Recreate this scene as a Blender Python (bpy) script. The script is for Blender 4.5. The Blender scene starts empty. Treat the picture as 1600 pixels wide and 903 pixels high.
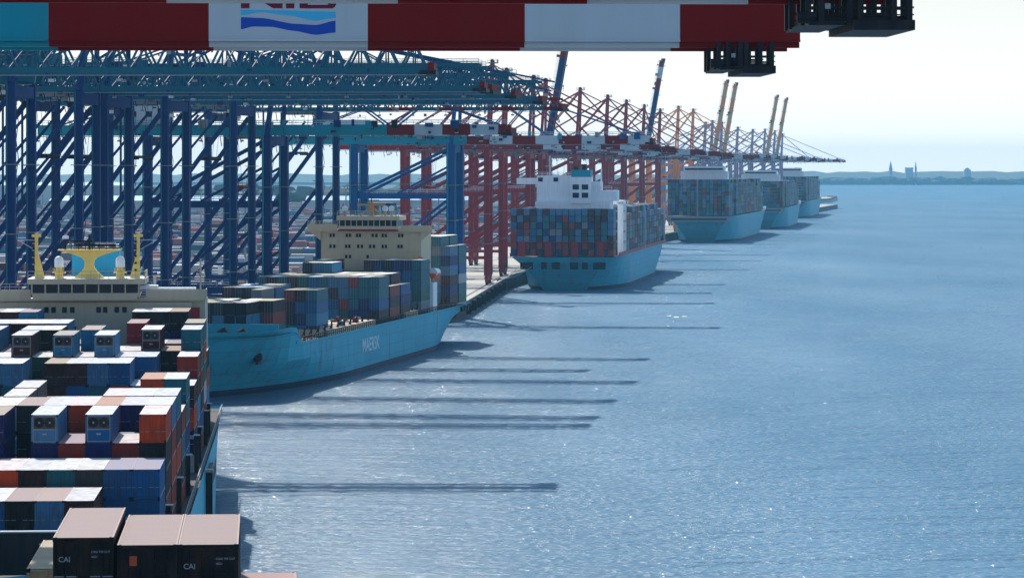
import bpy, math, random
from math import radians as R, sin, cos, tan, pi, sqrt
from mathutils import Vector, Matrix
random.seed(7)
sc = bpy.context.scene
C = sc.collection
# ------------------------------------------------------------------ camera
HC = 46.0
cam_d = bpy.data.cameras.new('camera'); cam = bpy.data.objects.new('camera', cam_d); C.objects.link(cam)
cam.location = (0, 0, HC); cam.rotation_euler = (R(90), 0, 0)
cam_d.sensor_width = 36; cam_d.lens = 36 * 5300 / 1600; cam_d.shift_y = -183.5 / 1600
cam_d.clip_start = 1; cam_d.clip_end = 60000
sc.camera = cam
# ------------------------------------------------------------------ sky, sun, exposure
SUN_EL, SUN_AZ = 44.0, -17.0          # azimuth from the view direction, negative = left
w = bpy.data.worlds.new('World'); sc.world = w; w.use_nodes = True
nt = w.node_tree; bg = nt.nodes['Background']
sky = nt.nodes.new('ShaderNodeTexSky'); sky.sky_type = 'NISHITA'; sky.sun_disc = False
sky.sun_elevation = R(SUN_EL); sky.sun_rotation = R(SUN_AZ)
sky.air_density = 1.2; sky.dust_density = 1.5; sky.ozone_density = 4.0; sky.altitude = 0
wb = nt.nodes.new('ShaderNodeMix'); wb.data_type = 'RGBA'; wb.blend_type = 'MULTIPLY'; wb.inputs[0].default_value = 1; wb.inputs[7].default_value = (.78, 1.02, 1.08, 1)
nt.links.new(sky.outputs[0], wb.inputs[6]); 
# pale summer haze low in the sky, all round the horizon
tcw = nt.nodes.new('ShaderNodeTexCoord'); spw = nt.nodes.new('ShaderNodeSeparateXYZ'); mrw = nt.nodes.new('ShaderNodeMapRange')
mrw.interpolation_type = 'SMOOTHSTEP'; mrw.inputs[1].default_value = .02; mrw.inputs[2].default_value = .34; mrw.inputs[3].default_value = .88; mrw.inputs[4].default_value = 0
hzm = nt.nodes.new('ShaderNodeMix'); hzm.data_type = 'RGBA'; hzm.inputs[7].default_value = (5.1, 4.95, 4.8, 1)
nt.links.new(tcw.outputs['Generated'], spw.inputs[0]); nt.links.new(spw.outputs['Z'], mrw.inputs[0]); nt.links.new(mrw.outputs[0], hzm.inputs[0])
mr2 = nt.nodes.new('ShaderNodeMapRange'); mr2.inputs[1].default_value = 0; mr2.inputs[2].default_value = .05; mr2.inputs[3].default_value = 1.22; mr2.inputs[4].default_value = .87
vm = nt.nodes.new('ShaderNodeVectorMath'); vm.operation = 'SCALE'; nt.links.new(spw.outputs['Z'], mr2.inputs[0]); nt.links.new(hzm.outputs[2], vm.inputs[0]); nt.links.new(mr2.outputs[0], vm.inputs['Scale'])
nt.links.new(wb.outputs[2], hzm.inputs[6]); nt.links.new(vm.outputs[0], bg.inputs[0]); bg.inputs[1].default_value = 0.12
sd = bpy.data.lights.new('sun', 'SUN'); sd.energy = 4.0; sd.angle = R(0.6); sd.color = (1, .95, .88)
sun = bpy.data.objects.new('sun', sd); C.objects.link(sun)
sv = Vector((sin(R(SUN_AZ)) * cos(R(SUN_EL)), cos(R(SUN_AZ)) * cos(R(SUN_EL)), sin(R(SUN_EL))))
sun.rotation_euler = sv.to_track_quat('Z', 'Y').to_euler()
sc.view_settings.view_transform = 'Standard'; sc.view_settings.look = 'None'
sc.view_settings.exposure = 0.88; sc.view_settings.gamma = 1; sc.view_settings.use_curve_mapping = False
sc.cycles.volume_bounces = 0; sc.cycles.max_bounces = 6; sc.cycles.volume_max_steps = 64

# ------------------------------------------------------------------ helpers
def lin(h):
    if isinstance(h, tuple): return h
    v = [int(h[i:i + 2], 16) / 255 for i in (0, 2, 4)]
    return tuple(c / 12.92 if c < .04045 else ((c + .055) / 1.055) ** 2.4 for c in v)

def paint(name, col, rough=.5, dirt=.35, scale=.6, streak=True, metal=0, spec=.12, rust=0):
    """weathered paint: patchy tone, rain streaks, slight roughness variation"""
    m = bpy.data.materials.new(name); m.use_nodes = True; n = m.node_tree; N = n.nodes; L = n.links
    p = N['Principled BSDF']; col = lin(col)
    tc = N.new('ShaderNodeTexCoord'); mp = N.new('ShaderNodeMapping'); mp.inputs['Scale'].default_value = (scale * 3, scale * 3, scale * (.25 if streak else 3))
    no = N.new('ShaderNodeTexNoise'); no.inputs['Scale'].default_value = 1.0; no.inputs['Detail'].default_value = 5
    L.new(tc.outputs['Object'], mp.inputs[0]); L.new(mp.outputs[0], no.inputs[0])
    cr = N.new('ShaderNodeValToRGB'); cr.color_ramp.elements[0].position = .35; cr.color_ramp.elements[1].position = .75
    L.new(no.outputs[0], cr.inputs[0])
    mx = N.new('ShaderNodeMix'); mx.data_type = 'RGBA'
    mx.inputs[6].default_value = (*col, 1)
    mx.inputs[7].default_value = (*[c * (1 - dirt) + d * dirt for c, d in zip(col, (.10, .07, .05))], 1)
    L.new(cr.outputs[0], mx.inputs[0]); L.new(mx.outputs[2], p.inputs['Base Color'])
    if rust:
        m2 = N.new('ShaderNodeMapping'); m2.inputs['Scale'].default_value = (.55, .55, .05); n2 = N.new('ShaderNodeTexNoise'); n2.inputs['Scale'].default_value = 1; n2.inputs['Detail'].default_value = 6
        L.new(tc.outputs['Object'], m2.inputs[0]); L.new(m2.outputs[0], n2.inputs[0])
        c2 = N.new('ShaderNodeValToRGB'); c2.color_ramp.elements[0].position = .56; c2.color_ramp.elements[1].position = .72; c2.color_ramp.elements[1].color = (rust, rust, rust, 1)
        L.new(n2.outputs[0], c2.inputs[0]); x2 = N.new('ShaderNodeMix'); x2.data_type = 'RGBA'; x2.inputs[7].default_value = (.16, .09, .06, 1)
        L.new(c2.outputs[0], x2.inputs[0]); L.new(mx.outputs[2], x2.inputs[6])
        br = N.new('ShaderNodeTexBrick'); br.inputs['Scale'].default_value = 1; br.inputs['Brick Width'].default_value = 9; br.inputs['Row Height'].default_value = 2.4; br.inputs['Mortar Size'].default_value = .05
        sp_ = N.new('ShaderNodeSeparateXYZ'); cb_ = N.new('ShaderNodeCombineXYZ'); L.new(tc.outputs['Object'], sp_.inputs[0]); L.new(sp_.outputs['Y'], cb_.inputs['X']); L.new(sp_.outputs['Z'], cb_.inputs['Y']); L.new(cb_.outputs[0], br.inputs[0])
        br.inputs['Color1'].default_value = (1, 1, 1, 1); br.inputs['Color2'].default_value = (.9, .9, .9, 1); br.inputs['Mortar'].default_value = (.6, .6, .6, 1)
        x3 = N.new('ShaderNodeMix'); x3.data_type = 'RGBA'; x3.blend_type = 'MULTIPLY'; x3.inputs[0].default_value = 1; L.new(x2.outputs[2], x3.inputs[6]); L.new(br.outputs[0], x3.inputs[7]); L.new(x3.outputs[2], p.inputs['Base Color'])
    p.inputs['Roughness'].default_value = rough; p.inputs['Metallic'].default_value = metal
    p.inputs['Specular IOR Level'].default_value = spec
    return m

def objcol(name, pale_mix, rough):
    m = bpy.data.materials.new(name); m.use_nodes = True; n = m.node_tree; N = n.nodes; L = n.links
    p = N['Principled BSDF']; oi = N.new('ShaderNodeObjectInfo')
    tc = N.new('ShaderNodeTexCoord'); mp = N.new('ShaderNodeMapping'); mp.inputs['Scale'].default_value = (1.2, .8, .5)
    add = N.new('ShaderNodeVectorMath'); add.operation = 'ADD'
    mu = N.new('ShaderNodeMath'); mu.operation = 'MULTIPLY'; mu.inputs[1].default_value = 40
    L.new(oi.outputs['Random'], mu.inputs[0]); L.new(tc.outputs['Object'], mp.inputs[0]); L.new(mp.outputs[0], add.inputs[0]); L.new(mu.outputs[0], add.inputs[1])
    no = N.new('ShaderNodeTexNoise'); no.inputs['Scale'].default_value = 1.1; no.inputs['Detail'].default_value = 6
    L.new(add.outputs[0], no.inputs[0])
    cr = N.new('ShaderNodeValToRGB'); cr.color_ramp.elements[0].position = .42 if pale_mix < .2 else .36; cr.color_ramp.elements[1].position = .8 if pale_mix < .2 else .7
    cr.color_ramp.elements[1].color = (.7, .7, .7, 1)
    L.new(no.outputs[0], cr.inputs[0])
    fa = N.new('ShaderNodeMix'); fa.data_type = 'RGBA'; fa.inputs[0].default_value = pale_mix; fa.inputs[7].default_value = (.82, .78, .76, 1)
    if pale_mix > .2:
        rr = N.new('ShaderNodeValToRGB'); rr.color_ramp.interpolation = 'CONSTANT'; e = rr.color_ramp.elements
        e[0].color = (.37, .26, .245, 1); e[1].position = .2; e[1].color = (.72, .72, .73, 1)  # roof tones; the whites carry sun glare painted into the colour
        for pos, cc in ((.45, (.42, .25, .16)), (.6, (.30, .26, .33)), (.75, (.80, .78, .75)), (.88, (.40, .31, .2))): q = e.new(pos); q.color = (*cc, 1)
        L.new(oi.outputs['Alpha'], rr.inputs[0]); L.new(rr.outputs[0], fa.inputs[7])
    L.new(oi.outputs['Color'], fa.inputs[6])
    mx = N.new('ShaderNodeMix'); mx.data_type = 'RGBA'; mx.inputs[7].default_value = (.045, .03, .025, 1) if pale_mix < .2 else (.30, .20, .16, 1)
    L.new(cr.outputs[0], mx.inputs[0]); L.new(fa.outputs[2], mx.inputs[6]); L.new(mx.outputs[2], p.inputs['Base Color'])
    p.inputs['Roughness'].default_value = rough; p.inputs['Specular IOR Level'].default_value = .12 if pale_mix < .2 else .12
    return m

M = {}
M['box'] = objcol('container_paint', 0, .5)
M['roof'] = objcol('container_roof_chalk_glare', .72, .7)  # pale roofs: some chalking, plus sun glare put into the colour
M['rod'] = paint('galvanised_rod', '8a9096', .45, .3)
M['seal'] = paint('door_rubber', '15161a', .8, .1)
M['white'] = paint('white_paint', 'dfe3e6', .45, .16)
M['cream'] = paint('cream_paint', 'a89f8c', .5, .14)
M['tan'] = paint('tan_paint', 'cdb594', .5, .15)
M['yellow'] = paint('yellow_mast_paint', 'e3c46a', .5, .15)
M['glass'] = paint('dark_window_glass', '0b1822', .12, .05)
M['hull'] = paint('light_blue_hull', (.028, .36, .50), .5, .15, .12, spec=.06, rust=.65)
M['boot'] = paint('dark_boot_top', (.006, .03, .07), .6, .3, .2)
M['hull_red'] = paint('boot_top_red', '5a1a16', .6, .3, .2)
M['deck'] = paint('deck_oxide', '3c3431', .8, .3)
M['dark'] = paint('black_steel', '10141c', .6, .2)
M['steel'] = paint('grey_steel', '7d858b', .5, .3)
M['blue'] = paint('blue_crane_paint', (.001, .065, .20), .6, .1, .15)
M['tealdark'] = paint('dark_teal_crane_paint', (.0015, .10, .16), .55, .15, .15)
M['navy'] = paint('navy_crane_paint', (.0005, .026, .125), .6, .12, .15)
M['teal'] = paint('teal_crane_paint', (.002, .25, .33), .5, .15, .15)
M['red'] = paint('crane_red', (.25, .013, .02), .5, .15, .15)
M['dkred'] = paint('boom_red', (.17, .003, .003), .6, .06, .15, spec=.04)
M['orange'] = paint('crane_orange', 'd98b4e', .45, .15, .15)
M['lilac'] = paint('crane_lilac_grey', '8f86a0', .45, .15, .15)
M['sand'] = paint('crane_sand', (.50, .36, .16), .5, .15, .15)
M['grey'] = paint('crane_grey', 'a9b4bd', .45, .15, .15)
M['boomwhite'] = paint('boom_white', (.42, .48, .52), .5, .1, .15)
M['funnel'] = paint('funnel_blue', '2a98bc', .4, .1)
M['lifeboat'] = paint('lifeboat_orange', 'd8502a', .4, .1)
M['concrete'] = paint('quay_concrete', 'a39e94', .85, .3, .03, False)
M['quaywall'] = paint('quay_wall', '4a4a4c', .85, .5, .2)
M['rubber'] = paint('fender_rubber', '121316', .8, .2)
M['land'] = paint('far_land_green', (.05, .075, .07), .95, .2, .002, False)
M['building'] = paint('building_cladding', (.34, .37, .4), .6, .2, .05)
M['roofblue'] = paint('shed_roof_blue', '5a88a8', .5, .2, .05)
M['marklogo'] = paint('emblem_maroon', '6b1030', .5, .05)
M['logolight'] = paint('emblem_light_blue', '3fb0d8', .5, .05)
M['logodark'] = paint('emblem_dark_blue', '1546a8', .5, .05)
M['fadedletter'] = paint('faded_lettering', (.48, .64, .70), .5, .1)
M['letter'] = paint('white_lettering', 'e8eef2', .5, .05)

COL = {'rust red': 'a8341e', 'maroon': '50161c', 'orange': 'e0561a', 'crimson': 'a81a32', 'navy blue': '16267a', 'blue': '0a70ae',
       'light blue': '3aa0cc', 'teal': '1f7f90', 'white': 'd2d6d8', 'grey': '8f9aa4', 'dark brown': '3a1c18', 'green': '2c7866',
       'black': '14151c', 'cream': 'cdbb92', 'steel blue': '5590bc', 'dark grey': '43494f'}
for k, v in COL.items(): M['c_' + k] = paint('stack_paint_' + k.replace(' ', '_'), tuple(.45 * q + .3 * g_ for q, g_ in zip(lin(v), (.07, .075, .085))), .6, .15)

class MB:
    def __init__(s): s.v = []; s.f = []; s.mi = []; s.mats = []
    def m(s, mat):
        mat = M[mat] if isinstance(mat, str) else mat
        if mat not in s.mats: s.mats.append(mat)
        return s.mats.index(mat)
    def poly(s, pts, faces, mat):
        b = len(s.v); i = s.m(mat); s.v += [tuple(p) for p in pts]
        for f in faces: s.f.append([b + k for k in f]); s.mi.append(i)
    def box(s, x0, x1, y0, y1, z0, z1, mat, top=None):
        p = [(x0, y0, z0), (x1, y0, z0), (x1, y1, z0), (x0, y1, z0), (x0, y0, z1), (x1, y0, z1), (x1, y1, z1), (x0, y1, z1)]
        s.poly(p, [(0, 3, 2, 1), (0, 1, 5, 4), (1, 2, 6, 5), (2, 3, 7, 6), (3, 0, 4, 7)] + ([] if top else [(4, 5, 6, 7)]), mat)
        if top: s.poly(p[4:], [(0, 1, 2, 3)], top)
    def beam(s, a, b, w, h=None, mat='navy'):
        a = Vector(a); b = Vector(b); h = h or w; d = (b - a).normalized()
        up = Vector((0, 0, 1)) if abs(d.z) < .99 else Vector((0, 1, 0))
        sx = d.cross(up).normalized() * w / 2; sy = sx.cross(d).normalized() * h / 2
        p = [a - sx - sy, a + sx - sy, a + sx + sy, a - sx + sy]; q = [x + (b - a) for x in p]
        s.poly(p + q, [(3, 2, 1, 0), (4, 5, 6, 7), (0, 1, 5, 4), (1, 2, 6, 5), (2, 3, 7, 6), (3, 0, 4, 7)], mat)
    def cyl(s, a, b, r, mat, r2=None, n=10):
        a = Vector(a); b = Vector(b); r2 = r if r2 is None else r2; d = (b - a).normalized()
        up = Vector((0, 0, 1)) if abs(d.z) < .99 else Vector((0, 1, 0))
        x = d.cross(up).normalized(); y = x.cross(d)
        p = [a + (x * cos(2 * pi * i / n) + y * sin(2 * pi * i / n)) * r for i in range(n)] + [b + (x * cos(2 * pi * i / n) + y * sin(2 * pi * i / n)) * r2 for i in range(n)]
        s.poly(p, [tuple(range(n)), tuple(range(2 * n - 1, n - 1, -1))] + [((i + 1) % n, i, n + i, n + (i + 1) % n) for i in range(n)], mat)
    def prism(s, pts, y0, y1, mat):           # polygon in x,z extruded along y
        n = len(pts)
        s.poly([(x, y0, z) for x, z in pts] + [(x, y1, z) for x, z in pts],
               [tuple(range(n)), tuple(range(2 * n - 1, n - 1, -1))] + [((i + 1) % n, i, n + i, n + (i + 1) % n) for i in range(n)], mat)
    def ball(s, c, r, mat, n=10, k=6):
        pts = [(c[0], c[1], c[2] + r)]; fs = []
        for j in range(1, k):
            for i in range(n):
                a = pi * j / k; b = 2 * pi * i / n; pts.append((c[0] + r * sin(a) * cos(b), c[1] + r * sin(a) * sin(b), c[2] + r * cos(a)))
        pts.append((c[0], c[1], c[2] - r)); e = len(pts) - 1
        for i in range(n):
            fs.append((0, 1 + i, 1 + (i + 1) % n)); fs.append((e, 1 + (k - 2) * n + (i + 1) % n, 1 + (k - 2) * n + i))
            for j in range(k - 2): fs.append((1 + j * n + i, 1 + (j + 1) * n + i, 1 + (j + 1) * n + (i + 1) % n, 1 + j * n + (i + 1) % n))
        s.poly(pts, fs, mat)
    def rail(s, pts, h=1.1, mat='white', step=2.0, t=.06):
        for a, b in zip(pts, pts[1:]):
            a = Vector(a); b = Vector(b); L = (b - a).length
            for hh in (h, h * .5): s.beam(a + Vector((0, 0, hh)), b + Vector((0, 0, hh)), t, t, mat)
            k = max(1, int(L / step))
            for i in range(k + 1):
                p = a.lerp(b, i / k); s.beam(p, p + Vector((0, 0, h)), t, t, mat)
    def build(s, name, parent=None, recalc=False):
        me = bpy.data.meshes.new(name); me.from_pydata(s.v, [], s.f)
        for mt in s.mats: me.materials.append(mt)
        me.polygons.foreach_set('material_index', s.mi); me.update()
        if recalc:
            import bmesh
            bm = bmesh.new(); bm.from_mesh(me); bmesh.ops.recalc_face_normals(bm, faces=bm.faces); bm.to_mesh(me); bm.free()
        o = bpy.data.objects.new(name, me); C.objects.link(o); o.parent = parent
        return o

def tag(o, label=None, cat=None, group=None, kind=None):
    if label: o['label'] = label
    if cat: o['category'] = cat
    if group: o['group'] = group
    if kind: o['kind'] = kind
    return o
def empty(name, loc=(0, 0, 0), rz=0):
    o = bpy.data.objects.new(name, None); C.objects.link(o); o.location = loc; o.rotation_euler = (0, 0, rz); return o
KIDS = {}
def copy_tree(o, parent=None):
    c = o.copy(); C.objects.link(c); c.parent = parent
    for ch in [k for k in o.children]: copy_tree(ch, c)
    return c

# ------------------------------------------------------------------ line of the quay (crane rail) X as a function of distance
RAIL = [(-400, -88), (560, -93), (620, -89.7), (701, -84), (896, -51), (1060, -17.8), (1341, -3.5), (2203, 94.8), (2657, 163), (4200, 400)]
def rail_x(D):
    for (a, xa), (b, xb) in zip(RAIL, RAIL[1:]):
        if D <= b: return xa + (xb - xa) * (D - a) / (b - a)
    return RAIL[-1][1] + .15 * (D - RAIL[-1][0])
QZ = 5.0

# ------------------------------------------------------------------ water
def make_water():
    m = bpy.data.materials.new('river_water'); m.use_nodes = True; n = m.node_tree; N = n.nodes; L = n.links; p = N['Principled BSDF']
    tc = N.new('ShaderNodeTexCoord')
    def noise(scale, sx, sy, det):
        mp = N.new('ShaderNodeMapping'); mp.inputs['Scale'].default_value = (sx, sy, 1); mp.inputs['Rotation'].default_value = (0, 0, R(12))
        no = N.new('ShaderNodeTexNoise'); no.inputs['Scale'].default_value = scale; no.inputs['Detail'].default_value = det
        L.new(tc.outputs['Object'], mp.inputs[0]); L.new(mp.outputs[0], no.inputs[0]); return no
    big = noise(.008, 1.6, .4, 4); fine = noise(.9, .7, 1.2, 3); mid = noise(.24, .38, 1.3, 4); long_ = noise(.05, .5, 1.5, 3)
    cr = N.new('ShaderNodeValToRGB'); cr.color_ramp.elements[0].position = .38; cr.color_ramp.elements[1].position = .66
    cr.color_ramp.elements[0].color = (.050, .120, .185, 1); cr.color_ramp.elements[1].color = (.062, .140, .210, 1)
    L.new(big.outputs[0], cr.inputs[0])
    prev = None
    for no, d in ((long_, 2.2), (mid, 1.3), (fine, .75)):
        b = N.new('ShaderNodeBump'); b.inputs['Strength'].default_value = 1; b.inputs['Distance'].default_value = d; L.new(no.outputs[0], b.inputs['Height'])
        if prev: L.new(prev.outputs[0], b.inputs['Normal'])
        prev = b
    N.remove(p); out = N['Material Output']
    df = N.new('ShaderNodeBsdfDiffuse'); g1 = N.new('ShaderNodeBsdfGlossy'); g2 = N.new('ShaderNodeBsdfGlossy')
    g1.inputs['Roughness'].default_value = .42; g2.inputs['Roughness'].default_value = .05
    spx = N.new('ShaderNodeSeparateXYZ'); mrx = N.new('ShaderNodeMapRange'); mrx.interpolation_type = 'SMOOTHSTEP'; mrx.inputs[1].default_value = -60; mrx.inputs[2].default_value = 55; mrx.inputs[3].default_value = .55; mrx.inputs[4].default_value = 0
    silt = N.new('ShaderNodeMix'); silt.data_type = 'RGBA'; silt.inputs[7].default_value = (.085, .112, .135, 1)      # silty water kept along the berths
    L.new(tc.outputs['Object'], spx.inputs[0]); L.new(spx.outputs['X'], mrx.inputs[0]); L.new(mrx.outputs[0], silt.inputs[0]); L.new(cr.outputs[0], silt.inputs[6]); L.new(silt.outputs[2], df.inputs['Color'])
    a1 = N.new('ShaderNodeMixShader'); a2 = N.new('ShaderNodeMixShader'); a1.inputs[0].default_value = .03; a2.inputs[0].default_value = .05
    for sh in (g1, g2): L.new(prev.outputs[0], sh.inputs['Normal'])
    prev = None
    for no, d in ((long_, 2.0), (mid, 1.35), (fine, .30)):
        b = N.new('ShaderNodeBump'); b.inputs['Strength'].default_value = 1; b.inputs['Distance'].default_value = d; L.new(no.outputs[0], b.inputs['Height'])
        if prev: L.new(prev.outputs[0], b.inputs['Normal'])
        prev = b
    L.new(prev.outputs[0], df.inputs['Normal'])
    gu = noise(.009, 1.6, .35, 4); mr = N.new('ShaderNodeMapRange'); mr.inputs[1].default_value = .35; mr.inputs[2].default_value = .68; mr.inputs[3].default_value = .016; mr.inputs[4].default_value = .038
    L.new(gu.outputs[0], mr.inputs[0]); L.new(mr.outputs[0], a1.inputs[0])
    L.new(df.outputs[0], a1.inputs[1]); L.new(g1.outputs[0], a1.inputs[2]); L.new(a1.outputs[0], a2.inputs[1]); L.new(g2.outputs[0], a2.inputs[2]); L.new(a2.outputs[0], out.inputs['Surface'])
    mb = MB(); mb.mats.append(m)
    mb.poly([(-20000, -600, 0), (20000, -600, 0), (20000, 30000, 0), (-20000, 30000, 0)], [(0, 1, 2, 3)], m)
    o = mb.build('water'); tag(o, kind='structure')
make_water()

# ------------------------------------------------------------------ quay ground
def make_quay():
    mb = MB(); e = [(x + 3.2, D) for D, x in RAIL]
    pts = e + [(-6000, 4200), (-6000, -400)]
    n = len(pts)
    mb.poly([(x, y, QZ) for x, y in pts], [tuple(range(n))], 'concrete')
    tag(mb.build('ground'), kind='structure')
    w = MB()
    for (a, b) in zip(e, e[1:]):
        w.poly([(a[0], a[1], QZ), (b[0], b[1], QZ), (b[0], b[1], -2), (a[0], a[1], -2)], [(0, 1, 2, 3)], 'quaywall')
        w.poly([(a[0] - .8, a[1], QZ), (a[0], a[1], QZ), (b[0], b[1], QZ), (b[0] - .8, b[1], QZ),
                (a[0] - .8, a[1], QZ + .3), (a[0], a[1], QZ + .3), (b[0], b[1], QZ + .3), (b[0] - .8, b[1], QZ + .3)],
               [(0, 3, 7, 4), (1, 2, 6, 5), (4, 5, 6, 7)], 'concrete')
    o = w.build('quay_wall'); tag(o, 'long dark concrete quay wall with raised kerb along the berths', 'quay wall')
    # fenders where the wall shows
    f = MB(); f.box(-.7, .7, -1.1, 1.1, 0, 3.4, 'rubber'); f.box(.7, .95, -.9, .9, .3, 3.1, 'dark')
    first = None
    for D in range(936, 1300, 26):
        if first is None: first = f.build('fender'); o = first
        else: o = first.copy(); C.objects.link(o)
        o.location = (rail_x(D) + 3.9, D, 1.2)
        tag(o, 'black rubber fender on the quay wall between the two blue ships', 'fender', 'black fenders along the quay wall')
    # crane rails
    r = MB()
    for off in (0, -30.5):
        for (D0, x0), (D1, x1) in zip(RAIL, RAIL[1:]):
            r.beam((x0 + off, D0, QZ + .02), (x1 + off, D1, QZ + .02), .9, .02, 'dark')
    tag(r.build('track_bed'), kind='structure')
make_quay()

# ------------------------------------------------------------------ gantry cranes
def striped(mb, x0, x1, y0, y1, z0, z1, cols, seg):
    x = x0; i = 0
    while x < x1 - .01:
        e = min(x + seg, x1); mb.box(x, e, y0, y1, z0, z1, cols[i % len(cols)]); x = e; i += 1

def truss(mb, a, b, y, z0, z1, chord, mat, panel=6.0, web=.32, top=None):
    """one vertical truss plane at given y from x=a to b"""
    mb.beam((a, y, z0), (b, y, z0), chord, chord * 1.2, mat); mb.beam((a, y, z1), (b, y, z1), chord * .8, chord * .8, top or mat)
    n = max(1, round((b - a) / panel)); d = (b - a) / n
    for i in range(n):
        x = a + i * d
        mb.beam((x, y, z0), (x + d / 2, y, z1), web, web, mat); mb.beam((x + d / 2, y, z1), (x + d, y, z0), web, web, mat)
        mb.beam((x + d / 2, y, z0), (x + d / 2, y, z1), web * .7, web * .7, mat)

def crane(name, leg='navy', gird='teal', kind='box', zb=50, zp=33, outreach=58, back=26, apex=26, raised=False, boomcols=('dkred', 'boomwhite'),
          seg=7.0, plain=20, raise_mat=None, lower=16, legw=1.7, trolley_x=-8):
    root = empty(name)
    G = 30.5; S = 9.0
    for x in (0, -G):
        for y in (-S, S):
            m = MB(); m.box(x - legw / 2, x + legw / 2, y - legw / 2 * .8, y + legw / 2 * .8, 3.2, zb, leg)
            m.cyl((x - legw * .3, y - legw * .62, 5), (x - legw * .3, y - legw * .62, zb), .16, gird, n=5)
            for k in range(3): m.box(x - legw * .8, x + legw * .8, y - legw * .8, y + legw * .8, zb * (.3 + .22 * k), zb * (.3 + .22 * k) + .15, 'steel')
            if (x == 0 and y < 0) or (x < 0 and y > 0):
                for k in range(int((zb - 6) / 3.2)):      # access stair zigzag on one leg
                    z = 5 + k * 3.2; m.beam((x + legw / 2 + .3, y - 1 if k % 2 else y + 1, z), (x + legw / 2 + .3, y + 1 if k % 2 else y - 1, z + 3.2), .12, .12, leg)
            m.build('leg', root)
            b = MB(); b.beam((x, y - 5, 2.6), (x, y + 5, 2.6), 1.2, 1.2, leg)
            for q in (-3.6, -1.2, 1.2, 3.6):
                b.box(x - .45, x + .45, y + q - 1, y + q + 1, .9, 2, leg); b.cyl((x - .3, y + q - .5, .45), (x + .3, y + q - .5, .45), .42, 'dark'); b.cyl((x - .3, y + q + .5, .45), (x + .3, y + q + .5, .45), .42, 'dark')
            b.build('bogie', root)
    for x in (0, -G):
        m = MB(); m.box(x - .6, x + .6, -S + legw * .4, S - legw * .4, 4, 5.6, leg); m.build('sill_beam', root)
        m = MB(); m.box(x - .7, x + .7, -S + legw * .4, S - legw * .4, zb - 2.6, zb - .4, leg); m.build('cross_beam', root)
    for y in (-S, S):
        m = MB(); m.box(-G + legw / 2, -legw / 2, y - .55, y + .55, zp - 1, zp + .6, leg); m.rail([(-G + 1, y, zp + .6), (-1, y, zp + .6)], 1.1, 'grey', 3, .1); m.build('portal_beam', root)
        m = MB()
        if kind == 'truss':
            m.beam((-G + .8, y, zp + 3), (-.8, y, zb - 3), .95, .95, leg)
            m.beam((-G * .62, y, zp + .6), (-.8, y, zp + 23), .85, .85, leg); m.beam((-G + .8, y, zp + 17), (-G * .28, y, zb - 2.6), .5, .5, leg); m.beam((-G * .5, y, zp + 22), (-G * .5, y, zb), .4, .4, leg)
        else:
            m.beam((-G + .8, y, zp + .6), (-.8, y, zb - 1.5), .9, .9, leg)
            m.beam((-G + .8, y, lower - 6), (-.8, y, zp - 1.2), .8, .8, leg)
            m.beam((-G * .55, y, zp + .6), (-.8, y, zp + 9), .6, .6, leg); m.beam((-G * .5, y, lower - 4), (-.8, y, lower + 5), .6, .6, leg); m.beam((-G + .8, y, lower - 6.5), (-.8, y, lower - 6.5), .7, .7, leg)
        m.build('brace', root)
    # girder (fixed) and boom
    h = 2.6 if kind == 'box' else 5.2
    g = MB(); x0 = -G - back
    if kind == 'box':
        for y in (-3.4, 3.4): g.box(x0, 3, y - .7, y + .7, zb, zb + h, gird)
        for x in range(int(x0), 3, 8): g.box(x, x + .5, -2.7, 2.7, zb + .6, zb + 1.6, gird)
    else:
        for y in (-3.2, 3.2): truss(g, x0, 3, y, zb + .5, zb + h, .85, gird, panel=4.6, web=.36)
        for x in range(int(x0), -3, 5): g.beam((x, -3.2, zb + h), (x + 5, 3.2, zb + h), .25, .25, gird); g.beam((x, 3.2, zb + .5), (x + 5, -3.2, zb + .5), .25, .25, leg); g.beam((x, -3.2, zb + .5), (x + 2.5, 3.2, zb + h), .22, .22, leg)
        for x in range(int(x0), 3, 6): g.beam((x, -3.2, zb + h), (x, 3.2, zb + h), .3, .3, gird); g.beam((x, -3.2, zb + .2), (x, 3.2, zb + .2), .4, .4, gird)
    for y in (-4.6, 4.6):
        g.box(x0, 3, y - .4, y + .4, zb + h - .15, zb + h, 'steel'); g.rail([(x0, y * 1.08, zb + h), (3, y * 1.08, zb + h)], 1.1, gird, 3, .1)
    for x in range(int(x0) + 2, 2, 5): g.cyl((x, -4.8, zb - .2), (x + .4, -4.8, zb - 1.6 - 1.1 * random.random()), .11, 'dark', n=5)   # festoon loops
    for q in range(26):
        x = random.uniform(x0, 2); yy = random.choice((-4.9, 4.6)); zz = zb + random.uniform(-1.6, h); g.box(x, x + random.uniform(.2, 1.4), yy, yy + .4, zz, zz + random.uniform(.2, .9), random.choice(('dark', 'grey', 'navy', 'steel', 'dark')))
    for q in range(9):
        x = random.uniform(x0, 0); g.box(x, x + random.uniform(.8, 2.6), -5.3, -4.5, zb + h - random.uniform(.2, 1.2), zb + h + random.uniform(.3, 1.6), random.choice((leg, 'steel', gird, 'dark')))
    for q in range(6):
        x = x0 + (3 - x0) * q / 6; g.beam((x, -4, zb), (x, -4, zb - 1.2), .12, .12, 'dark'); g.box(x - .4, x + .4, -4.3, -3.7, zb - 1.6, zb - 1.2, 'steel')
    g.beam((x0, -5, zb - .3), (3, -5, zb - .3), .18, .18, 'steel')
    g.build('girder', root)
    # hinged boom
    bm = MB(); L = outreach
    def bx(xa, xb, y0, y1, z0, z1, mt): bm.box(xa, xb, y0, y1, z0, z1, mt)
    rm = raise_mat or gird
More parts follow.
